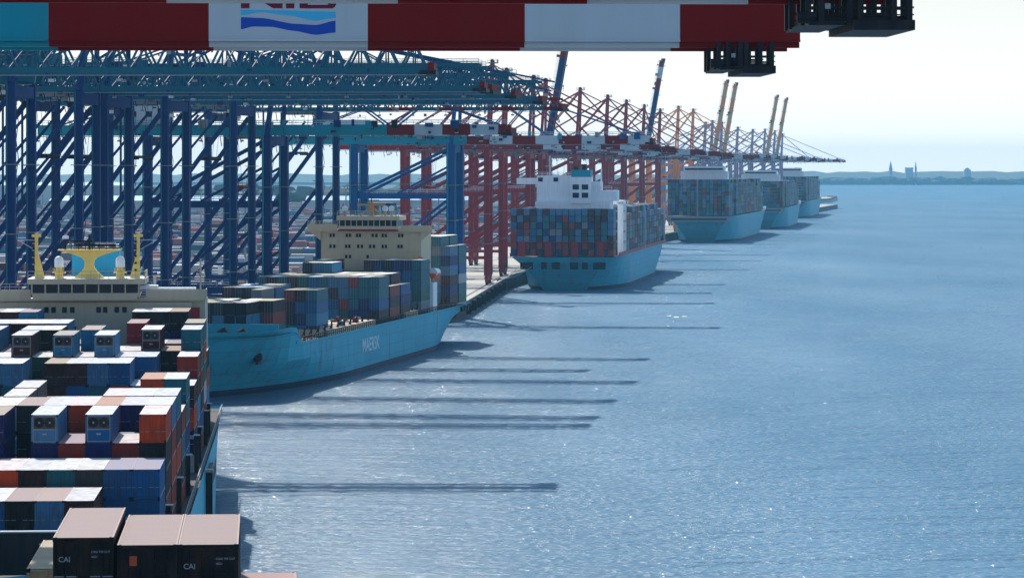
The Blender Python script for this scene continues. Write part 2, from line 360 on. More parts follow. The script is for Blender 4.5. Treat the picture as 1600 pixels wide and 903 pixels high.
    if kind == 'box' or raised:
        for y in (-3.4, 3.4):
            bm.box(0, plain, y - .65, y + .65, 0, h, rm)
            x = plain; i = 0
            while x < L - .01:
                e = min(x + seg, L); bm.box(x, e, y - .65, y + .65, 0, h, boomcols[i % 2]); x = e; i += 1
        for x in range(2, int(L), 7): bm.box(x, x + .5, -2.75, 2.75, .6, 1.6, rm)
    else:
        for y in (-3.2, 3.2):
            truss(bm, 0, plain, y, .5, h, .85, gird, panel=4.6, web=.36)
            x = plain; i = 0
            while x < L - .01:
                e = min(x + seg, L); truss(bm, x, e, y, .5, h * (1 - .45 * (x - plain) / (L - plain)), .7, boomcols[i % 2], panel=4.5); x = e; i += 1
        for x in range(2, int(plain) - 5, 5): bm.beam((x, -3.2, h), (x + 5, 3.2, h), .25, .25, gird); bm.beam((x, 3.2, .5), (x + 5, -3.2, .5), .25, .25, leg); bm.beam((x, -3.2, .5), (x + 2.5, 3.2, h), .22, .22, leg)
        for x in range(2, int(L), 6): bm.beam((x, -3.2, .2), (x, 3.2, .2), .4, .4, gird)
    for y in (-4.5, 4.5): bm.rail([(0, y, h), (L, y, h)], 1.1, 'grey' if kind == 'box' else gird, 3, .09)
    for q in range(0 if raised else 34):
        x = random.uniform(2, L - 3); yy = random.choice((-4.9, 4.6)); zz = random.uniform(-1.6, h); bm.box(x, x + random.uniform(.2, 1.4), yy, yy + .4, zz, zz + random.uniform(.2, .9), random.choice(('dark', 'grey', 'navy', 'steel', 'dark')))
    for q in range(8):
        x = random.uniform(2, L - 3); bm.box(x, x + random.uniform(.6, 2.2), -5.1, -4.4, h - random.uniform(.2, 1.2), h + random.uniform(.2, 1.4), random.choice((leg, 'steel', gird, 'dark')))
    for q in range(7):
        x = 3 + (L - 6) * q / 6; bm.beam((x, -4, 0), (x, -4, -1.0), .12, .12, 'dark'); bm.box(x - .4, x + .4, -4.3, -3.7, -1.4, -1.0, 'steel')
    bm.beam((0, -5, -.3), (L, -5, -.3), .16, .16, 'steel')
    bm.box(L - 1.2, L + 1.5, -4.6, 4.6, -.2, .5, 'dark'); bm.box(L + .2, L + 1.2, -4.2, 4.2, .5, 1.8, 'dkred')
    ob = bm.build('boom', root); ob.location = (3.2, 0, zb)
    A = R(80) if raised else 0
    ob.rotation_euler = (0, -A, 0)
    # apex frame
    a = MB(); za = zb + apex
    for y in (-S, S):
        a.beam((0, y, zb), (1.5, y * .35, za), 1.0, 1.0, leg); a.beam((-G * .75, y * .5, zb + h), (.6, y * .4, za - 1), .55, .55, leg)
    a.beam((1.5, -3.6, za), (1.5, 3.6, za), 1.3, 1.0, leg); a.beam((.7, -6, zb + apex * .5), (.7, 6, zb + apex * .5), .7, .7, leg)
    a.box(0, 3.4, -4.4, 4.4, za + .5, za + .7, 'steel'); a.rail([(0, -4.4, za + .7), (3.4, -4.4, za + .7), (3.4, 4.4, za + .7)], 1.1, leg, 2, .1)
    for y in (-2.4, 0, 2.4): a.cyl((1.5, y - .2, za + 1.2), (1.5, y + .2, za + 1.2), .7, 'dark')
    a.build('apex_frame', root)
    st = MB()
    for y in (-3.2, 3.2):
        for t in ((.45, .95) if L > 40 else (.9,)):
            if raised: q = (3.2 + cos(A) * L * t * .9, y, zb + sin(A) * L * t * .5)
            else: q = (3.2 + L * t, y, zb + h)
            if not raised or t < .6: st.beam((1.5, y, za), q, .38, .38, leg)
        st.beam((1.5, y, za), (x0 + 6, y, zb + h), .38, .38, leg)
    st.build('stay', root)
    mh = MB(); mh.box(-G - 12, -G + 3, -4.4, 4.4, zb + h + .1, zb + h + 5, gird if kind == 'truss' else 'grey', 'steel')
    for x in (-G - 9, -G - 5, -G - 1): mh.box(x - .8, x + .8, -4.46, -4.38, zb + h + 2, zb + h + 3.4, 'dark')
    mh.rail([(-G - 12, -4.4, zb + h + 5), (-G + 3, -4.4, zb + h + 5)], 1.1, leg, 2.5, .1)
    mh.build('machinery_house', root)
    tr = MB(); tx = trolley_x; tr.box(tx - 4, tx + 4, -2.6, 2.6, zb - .9, zb + .4, 'steel')
    for q in (-3, 3): tr.box(tx + q - .5, tx + q + .5, -3, 3, zb - .5, zb + .2, 'dark')
    t = tr.build('trolley', root)
    cb = MB(); cb.box(tx + 4.3, tx + 7, -1.3, 1.3, zb - 3.9, zb - 1.2, 'white', 'steel'); cb.box(tx + 4.2, tx + 7.05, -1.34, 1.34, zb - 3.2, zb - 2.0, 'glass'); cb.beam((tx + 4.6, 0, zb - 1.2), (tx + 3.6, 0, zb - .4), .3, .3, 'steel')
    cb.build('operator_cab', root)
    zs = zb - random.uniform(9, 16); sp = MB(); spm = 'red' if kind == 'box' else 'dark'; sp.box(tx - 1, tx + 1, -6, 6, zs, zs + .6, spm)
    for q in (-5.8, 5.8): sp.box(tx - 1.2, tx + 1.2, q - .2, q + .2, zs - .3, zs + .3, spm)
    for q in (-1, 1):
        for r_ in (-2, 2): sp.beam((tx + q, r_, zs + .6), (tx + q * 2.2, r_, zb - .8), .07, .07, 'dark')
    sp.build('spreader', root)
    return root

def place(o, D, label, group, dx=0):
    d = 6; a = math.atan2(rail_x(D + d) - rail_x(D - d), 2 * d)
    o.location = (rail_x(D) + dx, D, QZ); o.rotation_euler = (0, 0, -a)
    tag(o, label, 'crane', group)

GN = 'blue gantry cranes on the quay'; GR = 'red gantry cranes on the quay'; GF = 'pale gantry cranes far along the quay'
p = crane('gantry_crane', gird='tealdark', kind='truss', zb=57, zp=13, outreach=76, back=20, apex=20, plain=76)
place(p, 682, 'navy gantry crane with teal lattice boom, legs just behind the cream bridge masts', GN)
for D, lab in ((560, 'navy lattice boom crane whose legs stand beyond the frame beside the cream bridge'),
               (709, 'navy lattice boom crane crowded close behind its neighbour above yellow masts'),
               (755, 'navy gantry crane with lattice boom, third row of legs behind the cream bridge'),
               (815, 'navy lattice boom crane standing over the bow of the light blue ship'),
               (-905, 'navy lattice boom crane whose long boom ends in red and white, beside tan bridge')):
    if D > 0:
        c_ = copy_tree(p); place(c_, D, lab, GN)
        if D in (815, 755):
            for ch in c_.children:
                if ch.name.startswith('boom'): ch.scale = (.91 if D == 815 else .96, 1, 1)
place(crane('gantry_crane', gird='tealdark', kind='truss', zb=57, zp=13, outreach=60, back=20, apex=20, plain=14, boomcols=('dkred', 'tealdark')), 905, lab, GN)
place(crane('gantry_crane', gird='tealdark', kind='truss', zb=57, zp=13, outreach=60, back=20, apex=20, plain=60, raised=True), 620, 'navy crane with boom raised behind the big striped boom, first tall legs', GN)
p = crane('gantry_crane', kind='box', zb=50, zp=33, outreach=56, back=30, apex=22, plain=26, legw=2.2)
place(p, 848, 'teal box girder crane with navy legs among the lattice boom cranes', GN)
q = crane('gantry_crane', leg='blue', kind='box', zb=49.5, zp=33.5, outreach=58, back=28, apex=22, plain=-0.0 + 1, seg=7.2, legw=2.6)
place(q, 1060, 'teal box girder crane with striped boom, wide navy leg behind the tan bridge', GN)
p = crane('gantry_crane', leg='red', gird='red', kind='box', zb=49, zp=33, outreach=58, back=24, apex=31, plain=10, legw=2.1)
place(p, 1341, 'red gantry crane at the stern of the white bridge ship, nearest of the red ones'.replace('nearest', 'first'), GR)
for D, lab in ((1240, 'red gantry crane between the wide navy leg and the white bridge ship'), (1440, 'red gantry crane whose legs rise behind the white bridge house'),
               (1650, 'red gantry crane just beyond the blue raised boom over white bridge ship'), (1806, 'red gantry crane with tall apex above the white bridge ship funnel'),
               (1930, 'red gantry crane beyond the tall apex above the bow of white bridge ship'), (2203, 'last red gantry crane before the orange ones')):
    place(copy_tree(p), D, lab, GR)
p = crane('gantry_crane', leg='red', gird='red', kind='box', zb=49, zp=33, outreach=60, back=24, apex=31, raised=True, raise_mat='navy', plain=42, legw=2.1)
place(p, 1489, 'red crane with thick blue boom raised high behind the white bridge ship', GR)
place(copy_tree(p), 2066, 'red crane with slim blue boom raised, red and white tip in the sky', GR)
p = crane('gantry_crane', leg='orange', gird='orange', kind='box', zb=50, zp=33, outreach=58, back=24, apex=34, plain=5, legw=2.4)
place(p, 2320, 'first orange gantry crane beside the stern of the tall container ship', GF)
place(copy_tree(p), 2425, 'second orange gantry crane with twin upright masts behind tall container ship', GF)
p = crane('gantry_crane', leg='lilac', gird='lilac', kind='box', zb=50, zp=33, outreach=60, back=24, apex=28, raised=True, raise_mat='sand', plain=20, boomcols=('orange', 'sand'), seg=9, legw=2.4)
place(p, 2576, 'pale grey crane with raised boom, thicker left one of the first far pair'.replace('left one', 'one'), GF)
for D, lab in ((2657, 'pale grey crane with raised boom, slimmer one of the first far pair'), (3085, 'distant grey crane with raised boom, taller of the last pair'),
               (3202, 'distant grey crane with raised boom, very last of the raised booms')):
    place(copy_tree(p), D, lab, GF)
p = crane('gantry_crane', leg='lilac', gird='grey', kind='box', zb=50, zp=33, outreach=58, back=24, apex=26, plain=5, boomcols=('dkred', 'grey'), legw=2.4)
place(p, 2800, 'lilac grey crane with lowered boom between the two raised pairs', GF)
for D, lab in ((2520, 'lilac grey crane with lowered boom just beyond the orange cranes'), (2950, 'lilac grey crane with lowered boom, second between the raised pairs'),
               (3300, 'last lilac crane, its lowered boom tip reaching over open water')):
    place(copy_tree(p), D, lab, GF)

# the two close striped booms at the top of the frame
def close_crane(D, bounds, tipx, logo, label, plat, zb=50.45):
    s = D / 5300.0; a = -2.5
    root = empty('ship_to_shore_crane'); xr = -86.0
    root.location = (xr, D + (xr) * tan(R(2.5)) , QZ); root.rotation_euler = (0, 0, R(2.5))
    tag(root, label, 'crane', 'close cranes with striped booms')
    loc = lambda px: ((px - 800) * s - xr) / cos(R(2.5))
    tip = loc(tipx)
    for y in (0, 7.2):
        m = MB(); b = [(loc(x) if x is not None else -50, c) for x, c in bounds] + [(tip, None)]
        for (x0, c), (x1, _) in zip(b, b[1:]):
            m.box(x0, x1, y, y + 1.5, zb, zb + 4.2, c)
            for yy in (y - .18, y + 1.5): m.box(x0, x1, yy, yy + .18, zb - .02, zb + .13, c)       # bottom flange lips
            m.box(x0, x1, y + .45, y + 1.05, zb - .42, zb - .02, c)                                   # rail beam
            m.box(x0, x1, y - .10, y, zb + 3.9, zb + 4.1, c)
            xx = x0 + 1.2
            while xx < x1:
                m.box(xx, xx + .03, y - .012, y, zb + .13, zb + 3.9, c); xx += 2.9
        m.build('boom_girder', root)
    m = MB(); x = -44
    while x < tip: m.box(x, x + .6, 1.5, 7.2, zb + 1, zb + 2.4, 'dkred'); x += 9
    m.box(tip - 1.2, tip - .6, 1.5, 7.2, zb + .4, zb + 3, 'dkred'); m.build('boom_tie', root)
    m = MB()                                    # maintenance platform hung under the boom end
    x0, x1 = loc(plat[0]), loc(plat[1]); n = 5; zt = zb - .42; zl = zt - (plat[2]) * s
    for y in (-.3, 1.8, 7.0, 9.0):
        for x in (x0 + .3, x0 + 1.0, x0 + (x1 - x0) * .42, x0 + (x1 - x0) * .52, x1 - 1.1, x1 - .25): m.beam((x, y, zl), (x, y, zb), .3, .3, 'dark')
        m.beam((x0 + .2, y, zl + .9), (x1, y, zl + .9), .1, .1, 'dark'); m.beam((x0 + .2, y, zl + .5), (x1, y, zl + .5), .07, .07, 'dark')
    m.box(x0 + .3, x0 + (x1 - x0) * .36, -.7, 9.4, zl - .1, zl + .1, 'dark'); m.box(x0 + (x1 - x0) * .45, x1, -.7, 9.4, zl - .35, zl + .2, 'dark')
    m.box(x0 + (x1 - x0) * .08, x1 - .1, .2, 8.6, zl + .15, zl + .4, 'dark')
    m.cyl((x0 - .3, -.2, zl + .35), (x0 + .7, -.2, zl + .35), .32, 'dark'); m.box(x0 + 1.2, x0 + 1.5, -.5, -.3, zl + .8, zl + 1.1, 'rod')
    m.build('service_platform', root)
    # legs, off to the side of the picture
    for x in (0, -30.5):
        for y in (-5, 13):
            m = MB(); m.box(x - 1, x + 1, y - .8, y + .8, 0, zb, 'navy'); m.build('leg', root)
        m = MB(); m.box(x - .9, x + .9, -4.2, 12.2, zb - 2.6, zb - .5, 'navy'); m.build('cross_beam', root)
    if logo:
        o = MB(); lx = loc(378); wdt = 6.85; y = -.02; pz = lambda q: zb + (76 - q) * s - .42        # q = picture row
        def Px(f): return lx + f * wdt
        up = zb + 3.85; lo = pz(16.2)
        def slab(pts, mat, obj): obj.prism(pts, y, 0.0, mat)
        o.prism([(Px(0), lo), (Px(.09), lo), (Px(.09), up - .45), (Px(.34), lo), (Px(.44), lo), (Px(.44), up), (Px(.35), up), (Px(.35), lo + .5), (Px(.12), up), (Px(0), up)], y, 0, 'marklogo')
        o.prism([(Px(.475), lo), (Px(.565), lo), (Px(.565), up - .3), (Px(.60), up - .3), (Px(.60), up), (Px(.45), up), (Px(.45), up - .3), (Px(.475), up - .3)], y, 0, 'marklogo')
        h = up - lo; bx0, bx1 = Px(.62), Px(1.0)
        def rr(x0, x1, z0, z1, r):
            pts = [(x0, z0)]
            for k in range(7): t = -pi / 2 + k * pi / 12; pts.append((x1 - r + r * cos(t), z0 + r + r * sin(t)))
            for k in range(7): t = k * pi / 12; pts.append((x1 - r + r * cos(t), z1 - r + r * sin(t)))
            return pts + [(x0, z1)]
        t_ = .26
        o.prism([(bx0, lo), (bx0 + .6, lo), (bx0 + .6, up), (bx0, up)], y, 0, 'marklogo')
        for z0, z1 in ((lo, lo + h * .52), (lo + h * .48, up)):
            P_ = rr(bx0 + .6, bx1, z0, z1, h * .24)
            o.prism([(bx0 + .6, z0), (bx1 - .3, z0), (bx1 - .3, z0 + t_), (bx0 + .6, z0 + t_)], y, 0, 'marklogo')
            o.prism([(bx0 + .6, z1 - t_), (bx1 - .3, z1 - t_), (bx1 - .3, z1), (bx0 + .6, z1)], y, 0, 'marklogo')
            zc, hh = (z0 + z1) / 2, (z1 - z0) / 2
            arc = [(bx1 - .3 + .36 * cos(t), zc + hh * sin(t)) for t in [k * pi / 10 - pi / 2 for k in range(11)]]
            arc2 = [(bx1 - .55, zc + (hh - t_) * sin(t)) for t in (pi / 2, -pi / 2)]
            o.prism(arc + arc2, y, 0, 'marklogo')
        o.build('emblem_letters', root, True)
        X = lambda q: lx + (q - 290) / 735 * wdt; Z = lambda q: pz(q / 4.99)
        def band(top, bot, mat):
            o2 = MB()
            def itp(c, x):
                for (a0, b0), (a1, b1) in zip(c, c[1:]):
                    if x <= a1:
                        t = (x - a0) / (a1 - a0); t = t * t * (3 - 2 * t) * .6 + t * .4; return b0 + (b1 - b0) * t
                return c[-1][1]
            xs = [290 + 735 * i / 24 for i in range(25)]
            for xa, xb in zip(xs, xs[1:]):
                o2.prism([(X(xa), Z(itp(bot, xa))), (X(xb), Z(itp(bot, xb))), (X(xb), Z(itp(top, xb))), (X(xa), Z(itp(top, xa)))], y, 0, mat)
            o2.build('emblem_wave', root, True)
        band([(290, 92), (1026, 105)], [(290, 135), (450, 112), (650, 135), (870, 176), (1026, 155)], 'logolight')
        band([(290, 150), (450, 156), (700, 200), (870, 210), (1026, 175)], [(290, 245), (380, 222), (520, 224), (700, 255), (870, 286), (1026, 268)], 'logodark')
    return root
close_crane(247, [(None, 'teal'), (80, 'dkred'), (328, 'boomwhite'), (575, 'dkred'), (820, 'boomwhite'), (1063, 'dkred')], 1252, True,
            'dark red and white striped crane boom with wave emblem across the top', (1117, 1212, 33))
close_crane(185, [(None, 'dkred'), (250, 'boomwhite'), (624, 'dkred'), (932, 'boomwhite'), (1195, 'dkred')], 1436, False,
            'striped crane boom cut by the top edge, black platform at its end', (1255, 1430, 42), 50.95)

# ------------------------------------------------------------------ ships
def hull(root, L, B, zd, mat='hull', bow_near=True, fore=22, fore_h=4.0, aft_cut=14, rake=12, flare=.55, n=40, band=None):
    """loft of stations; u=0 bow. local y = u when the bow is near, L-u otherwise"""
    zs = [-3, 0, 1.3, zd * .35, zd * .64, zd]
    mb = MB(); rings = []
    for i in range(n + 1):
        s = i / n; s = s ** 1.25 if s < .5 else s ** 1.25
        ring = []
        for j, z in enumerate(zs):
            t = max(0, z) / zd
            u0 = rake * (1 - t); u1 = L - aft_cut * (1 - t) ** 1.3
            u = u0 + s * (u1 - u0)
            entry = L * (.34 - .24 * t ** 1.2 * (flare / .55))
            f = min(1, (u - u0) / entry); f = (1 - (1 - f) ** 2.2) ** .75
            a = min(1, (u1 - u) / (L * .22)); af = 1 - (1 - a) ** 2 * (.55 * (1 - t) ** .7 + .04)
            hb = B / 2 * f * af
            zz = z
            if j == len(zs) - 1 and u < fore + 6: zz = z + fore_h * min(1, max(0, (fore + 6 - u) / 6))
            ring.append((max(hb, .02), u, zz))
        rings.append(ring)
    def Y(u): return u if bow_near else L - u
    nz = len(zs); sgn = 1
    V = []; F = []
    for r in rings:
        V += [(hb, Y(u), z) for hb, u, z in r] + [(-hb, Y(u), z) for hb, u, z in r]
    W = 2 * nz
    for i in range(n):
        for j in range(nz - 1):
            if j == 2: mb.poly(V, F, 'boot'); F = []
            a = i * W + j; F.append((a, a + W, a + W + 1, a + 1)); a += nz; F.append((a + 1, a + W + 1, a + W, a))
        mb.poly(V, F, mat); F = []
    i = n * W; F = [(i + j, i + nz + j, i + nz + j + 1, i + j + 1) for j in range(nz - 1)]
    mb.poly(V, F, mat)
    F = [(k * W + nz - 1, k * W + 2 * nz - 1, (k + 1) * W + 2 * nz - 1, (k + 1) * W + nz - 1) for k in range(n)]
    # deck slightly below the top edge = low bulwark
    V2 = [(x * .995, y, z - (1.2 if z > zd + .5 else .25)) for x, y, z in V]
    mb.poly(V2, F, 'deck')
    o = mb.build('hull', root, True)
    for p_ in o.data.polygons: p_.use_smooth = True
    o.data.set_sharp_from_angle(angle=R(28))
    return o, rings, Y

def windows(mb, xs, z0, z1, y, w, mat='glass', t=.06):
    for x in xs: mb.box(x - w / 2, x + w / 2, y - t, y, z0, z1, mat)

def win_parts(root, name, xs, z0, z1, y, w):
    for x in xs:
        q = MB(); windows(q, (x,), z0, z1, y, w); q.build(name, root)

def text(body, size, parent, loc, rot, name='lettering', mat='letter', ext=.01, sx=1):
    cu = bpy.data.curves.new(name, 'FONT'); cu.body = body; cu.size = size; cu.extrude = ext; cu.materials.append(M[mat]); cu.offset = size * .012
    o = bpy.data.objects.new(name, cu); C.objects.link(o); o.parent = parent; o.location = loc; o.rotation_euler = rot; o.scale = (sx, 1, 1)
    bpy.context.view_layer.update()
    me = bpy.data.meshes.new_from_object(o.evaluated_get(bpy.context.evaluated_depsgraph_get()))
    n = bpy.data.objects.new(name, me); C.objects.link(n); n.parent = parent; n.location = loc; n.rotation_euler = rot; n.scale = (sx, 1, 1)
    bpy.data.objects.remove(o); return n

# ---- containers
def container_meshes(detail):
    """body of a 40 ft box: corrugated sides, corner posts; origin at base centre, doors at -y"""
    Lh, Wh, H = 6.096, 1.219, 2.59
    mb = MB()
    for sx in (-1, 1):
        for sy in (-1, 1): mb.box(sx * Wh - (.0 if sx < 0 else .14), sx * Wh + (.14 if sx < 0 else 0), sy * Lh - (0 if sy < 0 else .16), sy * Lh + (.16 if sy < 0 else 0), 0, H, 'box')
        x = sx * (Wh - .06); mb.box(min(x, sx * Wh), max(x, sx * Wh), -Lh + .16, Lh - .16, 0, .16, 'box'); mb.box(min(x, sx * Wh), max(x, sx * Wh), -Lh + .16, Lh - .16, H - .12, H - .004, 'box')
        n = 42 if detail else 20; y0 = -Lh + .16; d = (2 * Lh - .32) / n; prof = []
        for i in range(n):
            for fx, dep in ((0, .012), (.3, .012), (.5, .05), (.8, .05)): prof.append((y0 + (i + fx) * d, dep))
        prof.append((Lh - .16, .012))
        pts = [(sx * (Wh - dep), y, z) for y, dep in prof for z in (.16, H - .12)]
        fs = [(2 * i, 2 * i + 2, 2 * i + 3, 2 * i + 1) for i in range(len(prof) - 1)]
        if sx > 0: fs = [f[::-1] for f in fs]; fs = [f[::-1] for f in fs]
        mb.poly(pts, fs, 'box')
    # roof with shallow corrugation across
    n = 36; d = (2 * Lh) / n; prof = []
    for i in range(n):
        for fx, z in ((0, 0), (.4, 0), (.55, -.022), (.85, -.022)): prof.append((-Lh + (i + fx) * d, H + z))
    prof.append((Lh, H))
    pts = [(x, y, z) for y, z in prof for x in (-Wh + .07, Wh - .07)]
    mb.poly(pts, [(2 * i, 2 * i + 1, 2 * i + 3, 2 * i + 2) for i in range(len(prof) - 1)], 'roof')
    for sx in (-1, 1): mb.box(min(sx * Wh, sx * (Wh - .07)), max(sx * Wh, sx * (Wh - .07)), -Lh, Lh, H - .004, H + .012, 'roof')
    mb.box(-Wh + .14, Wh - .14, -Lh, -Lh + .1, 0, .14, 'box'); mb.box(-Wh + .14, Wh - .14, -Lh, -Lh + .1, H - .14, H - .03, 'box')
    mb.box(-Wh + .1, Wh - .1, Lh - .12, Lh - .04, 0, H - .03, 'box'); mb.poly([(-Wh + .1, -Lh + .12, .1), (Wh - .1, -Lh + .12, .1), (Wh - .1, -Lh + .12, H - .1), (-Wh + .1, -Lh + .12, H - .1)], [(0, 1, 2, 3)], 'seal')
    for sx in (-1, 1):
        for z in (0, H - .17):
            for sy in (-1, 1):
                xx = sx * (Wh - .08); mb.box(xx - .095, xx + .095, sy * (Lh - .08) - .095, sy * (Lh - .08) + .095, z + .002, z + .178, 'seal')
    o = mb.build('container'); me = o.data; bpy.data.objects.remove(o)
    return me
BODY = container_meshes(True)
def door_mesh():
    mb = MB(); w_ = 1.06
    mb.box(.01, w_, -.03, .03, .15, 2.44, 'box')
    for z in (.2, .9, 1.6): mb.box(.06, w_ - .04, -.055, -.03, z + .08, z + .5, 'box')
    for x in (.28, .78):
        mb.cyl((x, -.09, .08), (x, -.09, 2.5), .022, 'box', n=6)
        for z in (.25, .95, 1.9, 2.35): mb.box(x - .05, x + .05, -.11, -.03, z, z + .09, 'box')
        mb.box(x, x + .4, -.12, -.09, 1.0, 1.04, 'rod')
    o = mb.build('door'); me = o.data; bpy.data.objects.remove(o); return me
DOOR = door_mesh()
def reefer_mesh():
    mb = MB(); y = -.08
    mb.box(-1.07, 1.07, y, .02, .12, 2.46, 'steel'); mb.box(-1.0, 1.0, y - .03, y, .2, 1.2, 'box')
    mb.box(-1.0, 1.0, y - .02, y, 1.3, 2.4, 'c_dark grey')
    for x in (-.48, .48):
        mb.cyl((x, y - .02, 1.88), (x, y - .09, 1.88), .46, 'dark', n=16); mb.cyl((x, y - .09, 1.88), (x, y - .12, 1.88), .1, 'steel', n=8)
    mb.box(-.2, .2, y - .05, y - .03, .75, .9, 'rod')
    o = mb.build('refrigeration_unit'); me = o.data; bpy.data.objects.remove(o); return me
REEF = reefer_mesh()
proto = empty('container'); proto_objs = {}
bpy.data.objects.remove(proto)

ORD = ['first', 'second', 'third', 'fourth', 'fifth', 'sixth', 'seventh', 'eighth', 'ninth', 'tenth', 'eleventh', 'twelfth', 'thirteenth', 'fourteenth']
PAL = ['rust red', 'maroon', 'orange', 'navy blue', 'blue', 'light blue', 'teal', 'white', 'grey', 'dark brown', 'green', 'steel blue', 'maroon', 'blue', 'teal', 'dark brown', 'crimson', 'black']
BOXES = []       # (matrix data, colour, kind, label, group)
def bays(X0, D0, a, vright, blist, where, group, pitch=2.5, pal=PAL, hb=2.6):
    """blist: (D of near face, base z, [(rows tiers)...], {(row, down): colour or (colour, kind)})"""
    ra = R(a)
    for bi, (D, base, tiers, ov) in enumerate(blist):
        u = (D - D0 + vright * sin(ra)) / cos(ra)
        near = None
        for D2, b2, t2, _ in blist:
            if 0 < D - D2 < 17: near = (b2, t2)
        for r, n in enumerate(tiers):
            for k in range(n):
                down = n - 1 - k; z = base + k * hb
                rt = tiers[r - 1] if r else 0; lt = tiers[r + 1] if r + 1 < len(tiers) else n
                nt_ = (near[0] + hb * near[1][r]) if near and r < len(near[1]) else 0
                if not (down == 0 or rt <= k or lt < k or nt_ < z + hb - .3): continue
                c = ov.get((r, down)) or ov.get((r, None)) or random.choice(pal)
                kd = 'dry'
                if isinstance(c, tuple): c, kd = c
                v = vright - 1.22 - r * pitch
                if D0 == 20.0 and r == 3 and bi == 0: z += .32; v -= .12
                uc = u + 6.1; x = X0 + uc * sin(ra) + v * cos(ra); y = D0 + uc * cos(ra) - v * sin(ra)
                tier = 'top box' if down == 0 else ORD[down] + ' box down'
                lab = f"{c} {'refrigerated ' if kd == 'reefer' else ''}container, {tier}, {ORD[r]} stack from water, {ORD[bi]} bay {where}"
                BOXES.append((x, y, z, -ra, c, kd, lab, group))

# near ship 1 (cream bridge): root at bow
S1 = dict(X0=-43.2, D0=256.0, a=-3.565)
r1 = empty('container_ship', (S1['X0'], S1['D0'], 0), R(3.565))
tag(r1, 'light blue container ship with cream bridge and yellow masts, its bow towards the viewer', 'ship', 'container ships along the quay')
hull(r1, 243, 32.2, 11.5, fore=17, fore_h=3.6, aft_cut=8)
LB = lambda D: D - 256.0       # distance to local
b1 = [
 (283, 10.8, [2, 2, 3, 3, 3, 3, 3, 3], {(2, 0): 'maroon', (3, 0): 'steel blue', (4, 0): 'black', (5, 0): 'blue', (5, 1): 'blue', (4, 1): 'black', (6, 0): 'blue', (0, 0): 'teal', (1, 0): 'black'}),
 (296.5, 12.2, [3, 3, 3, 3, 3, 3, 3, 3, 3], {(0, 0): 'blue', (1, 0): 'blue', (2, 0): 'dark grey', (3, 0): 'teal', (4, 0): 'dark brown', (5, 0): 'orange', (6, 0): 'orange', (0, 1): 'blue', (1, 1): 'blue', (2, 1): 'blue', (3, 1): 'black'}),
 (310.5, 10.8, [5, 4, 5, 4, 5, 3, 5, 5, 5, 5], {(0, 0): 'orange', (1, 0): 'rust red', (2, 0): ('blue', 'reefer'), (3, 0): 'rust red', (4, 0): ('steel blue', 'reefer'), (5, 0): 'maroon', (6, 0): 'navy blue', (7, 0): 'navy blue', (0, 1): 'black', (6, 1): 'navy blue'}),
 (324.5, 10.7, [5, 5, 5, 5, 5, 5, 5, 5, 5, 5], {(0, 0): 'steel blue', (1, 0): 'navy blue', (2, 0): 'orange', (3, 0): 'orange', (4, 0): 'maroon', (5, 0): 'dark grey', (6, 0): 'white', (7, 0): 'cream'}),
 (338, 10.7, [5, 5, 5, 4, 4, 4, 5, 4, 5, 5], {(0, 0): 'teal', (1, 0): 'blue', (2, 0): 'orange', (3, 0): 'white', (6, 0): ('dark grey', 'reefer'), (4, 0): 'white'}),
 (351.5, 10.7, [4, 4, 3, 4, 4, 4, 5, 4, 4, 5], {(3, 0): ('dark grey', 'reefer'), (6, 0): ('dark grey', 'reefer'), (2, 0): 'blue', (4, 0): 'blue'}),
 (365, 10.7, [5, 5, 4, 4, 4, 4, 4, 4, 4, 4], {(0, 0): 'teal', (0, 1): 'teal', (1, 0): 'orange', (3, 0): ('grey', 'reefer'), (4, 0): 'blue'}),
 (392, 10.9, [4, 4, 4, 5, 5, 5, 5, 4, 5, 5, 5], {(0, 0): 'maroon', (2, 0): 'blue', (3, 0): 'blue', (4, 0): 'steel blue', (5, 0): 'maroon', (6, 0): 'dark brown', (7, 0): 'crimson', (8, 0): 'steel blue', (9, 0): 'light blue'}),
 (405.5, 10.9, [5, 4, 5, 5, 6, 5, 6, 5, 6, 5, 5], {(0, 0): 'rust red', (1, 0): 'dark brown', (2, 0): 'blue', (2, 1): 'blue', (3, 0): 'blue', (4, 0): ('steel blue', 'reefer'), (5, 0): 'rust red', (6, 0): ('light blue', 'reefer'), (8, 0): ('maroon', 'reefer')}),
 (419, 10.9, [6, 5, 6, 5, 5, 6, 5, 6, 6, 5, 6], {(0, 0): 'teal', (1, 0): 'black', (2, 0): ('maroon', 'reefer'), (3, 0): 'rust red', (5, 0): 'light blue', (6, 0): 'black', (7, 0): 'dark brown', (8, 0): 'green'}),
 (432.5, 11.1, [6, 5, 5, 6, 4, 4, 5, 6, 6, 6, 6], {(0, 0): 'teal', (3, 0): 'crimson', (7, 0): 'steel blue', (8, 0): 'maroon', (9, 0): 'maroon'}),
 (446, 12.0, [4, 6, 6, 6, 4, 4, 3, 3, 4, 6, 6, 6], {(1, 0): 'black', (2, 0): 'black', (3, 0): 'black', (9, 0): 'light blue', (10, 0): 'maroon', (9, 1): 'maroon', (10, 1): 'maroon'}),
]
bays(S1['X0'], S1['D0'], S1['a'], 14.9, b1, 'from bow', 'containers on the cream bridge ship', pitch=2.46)

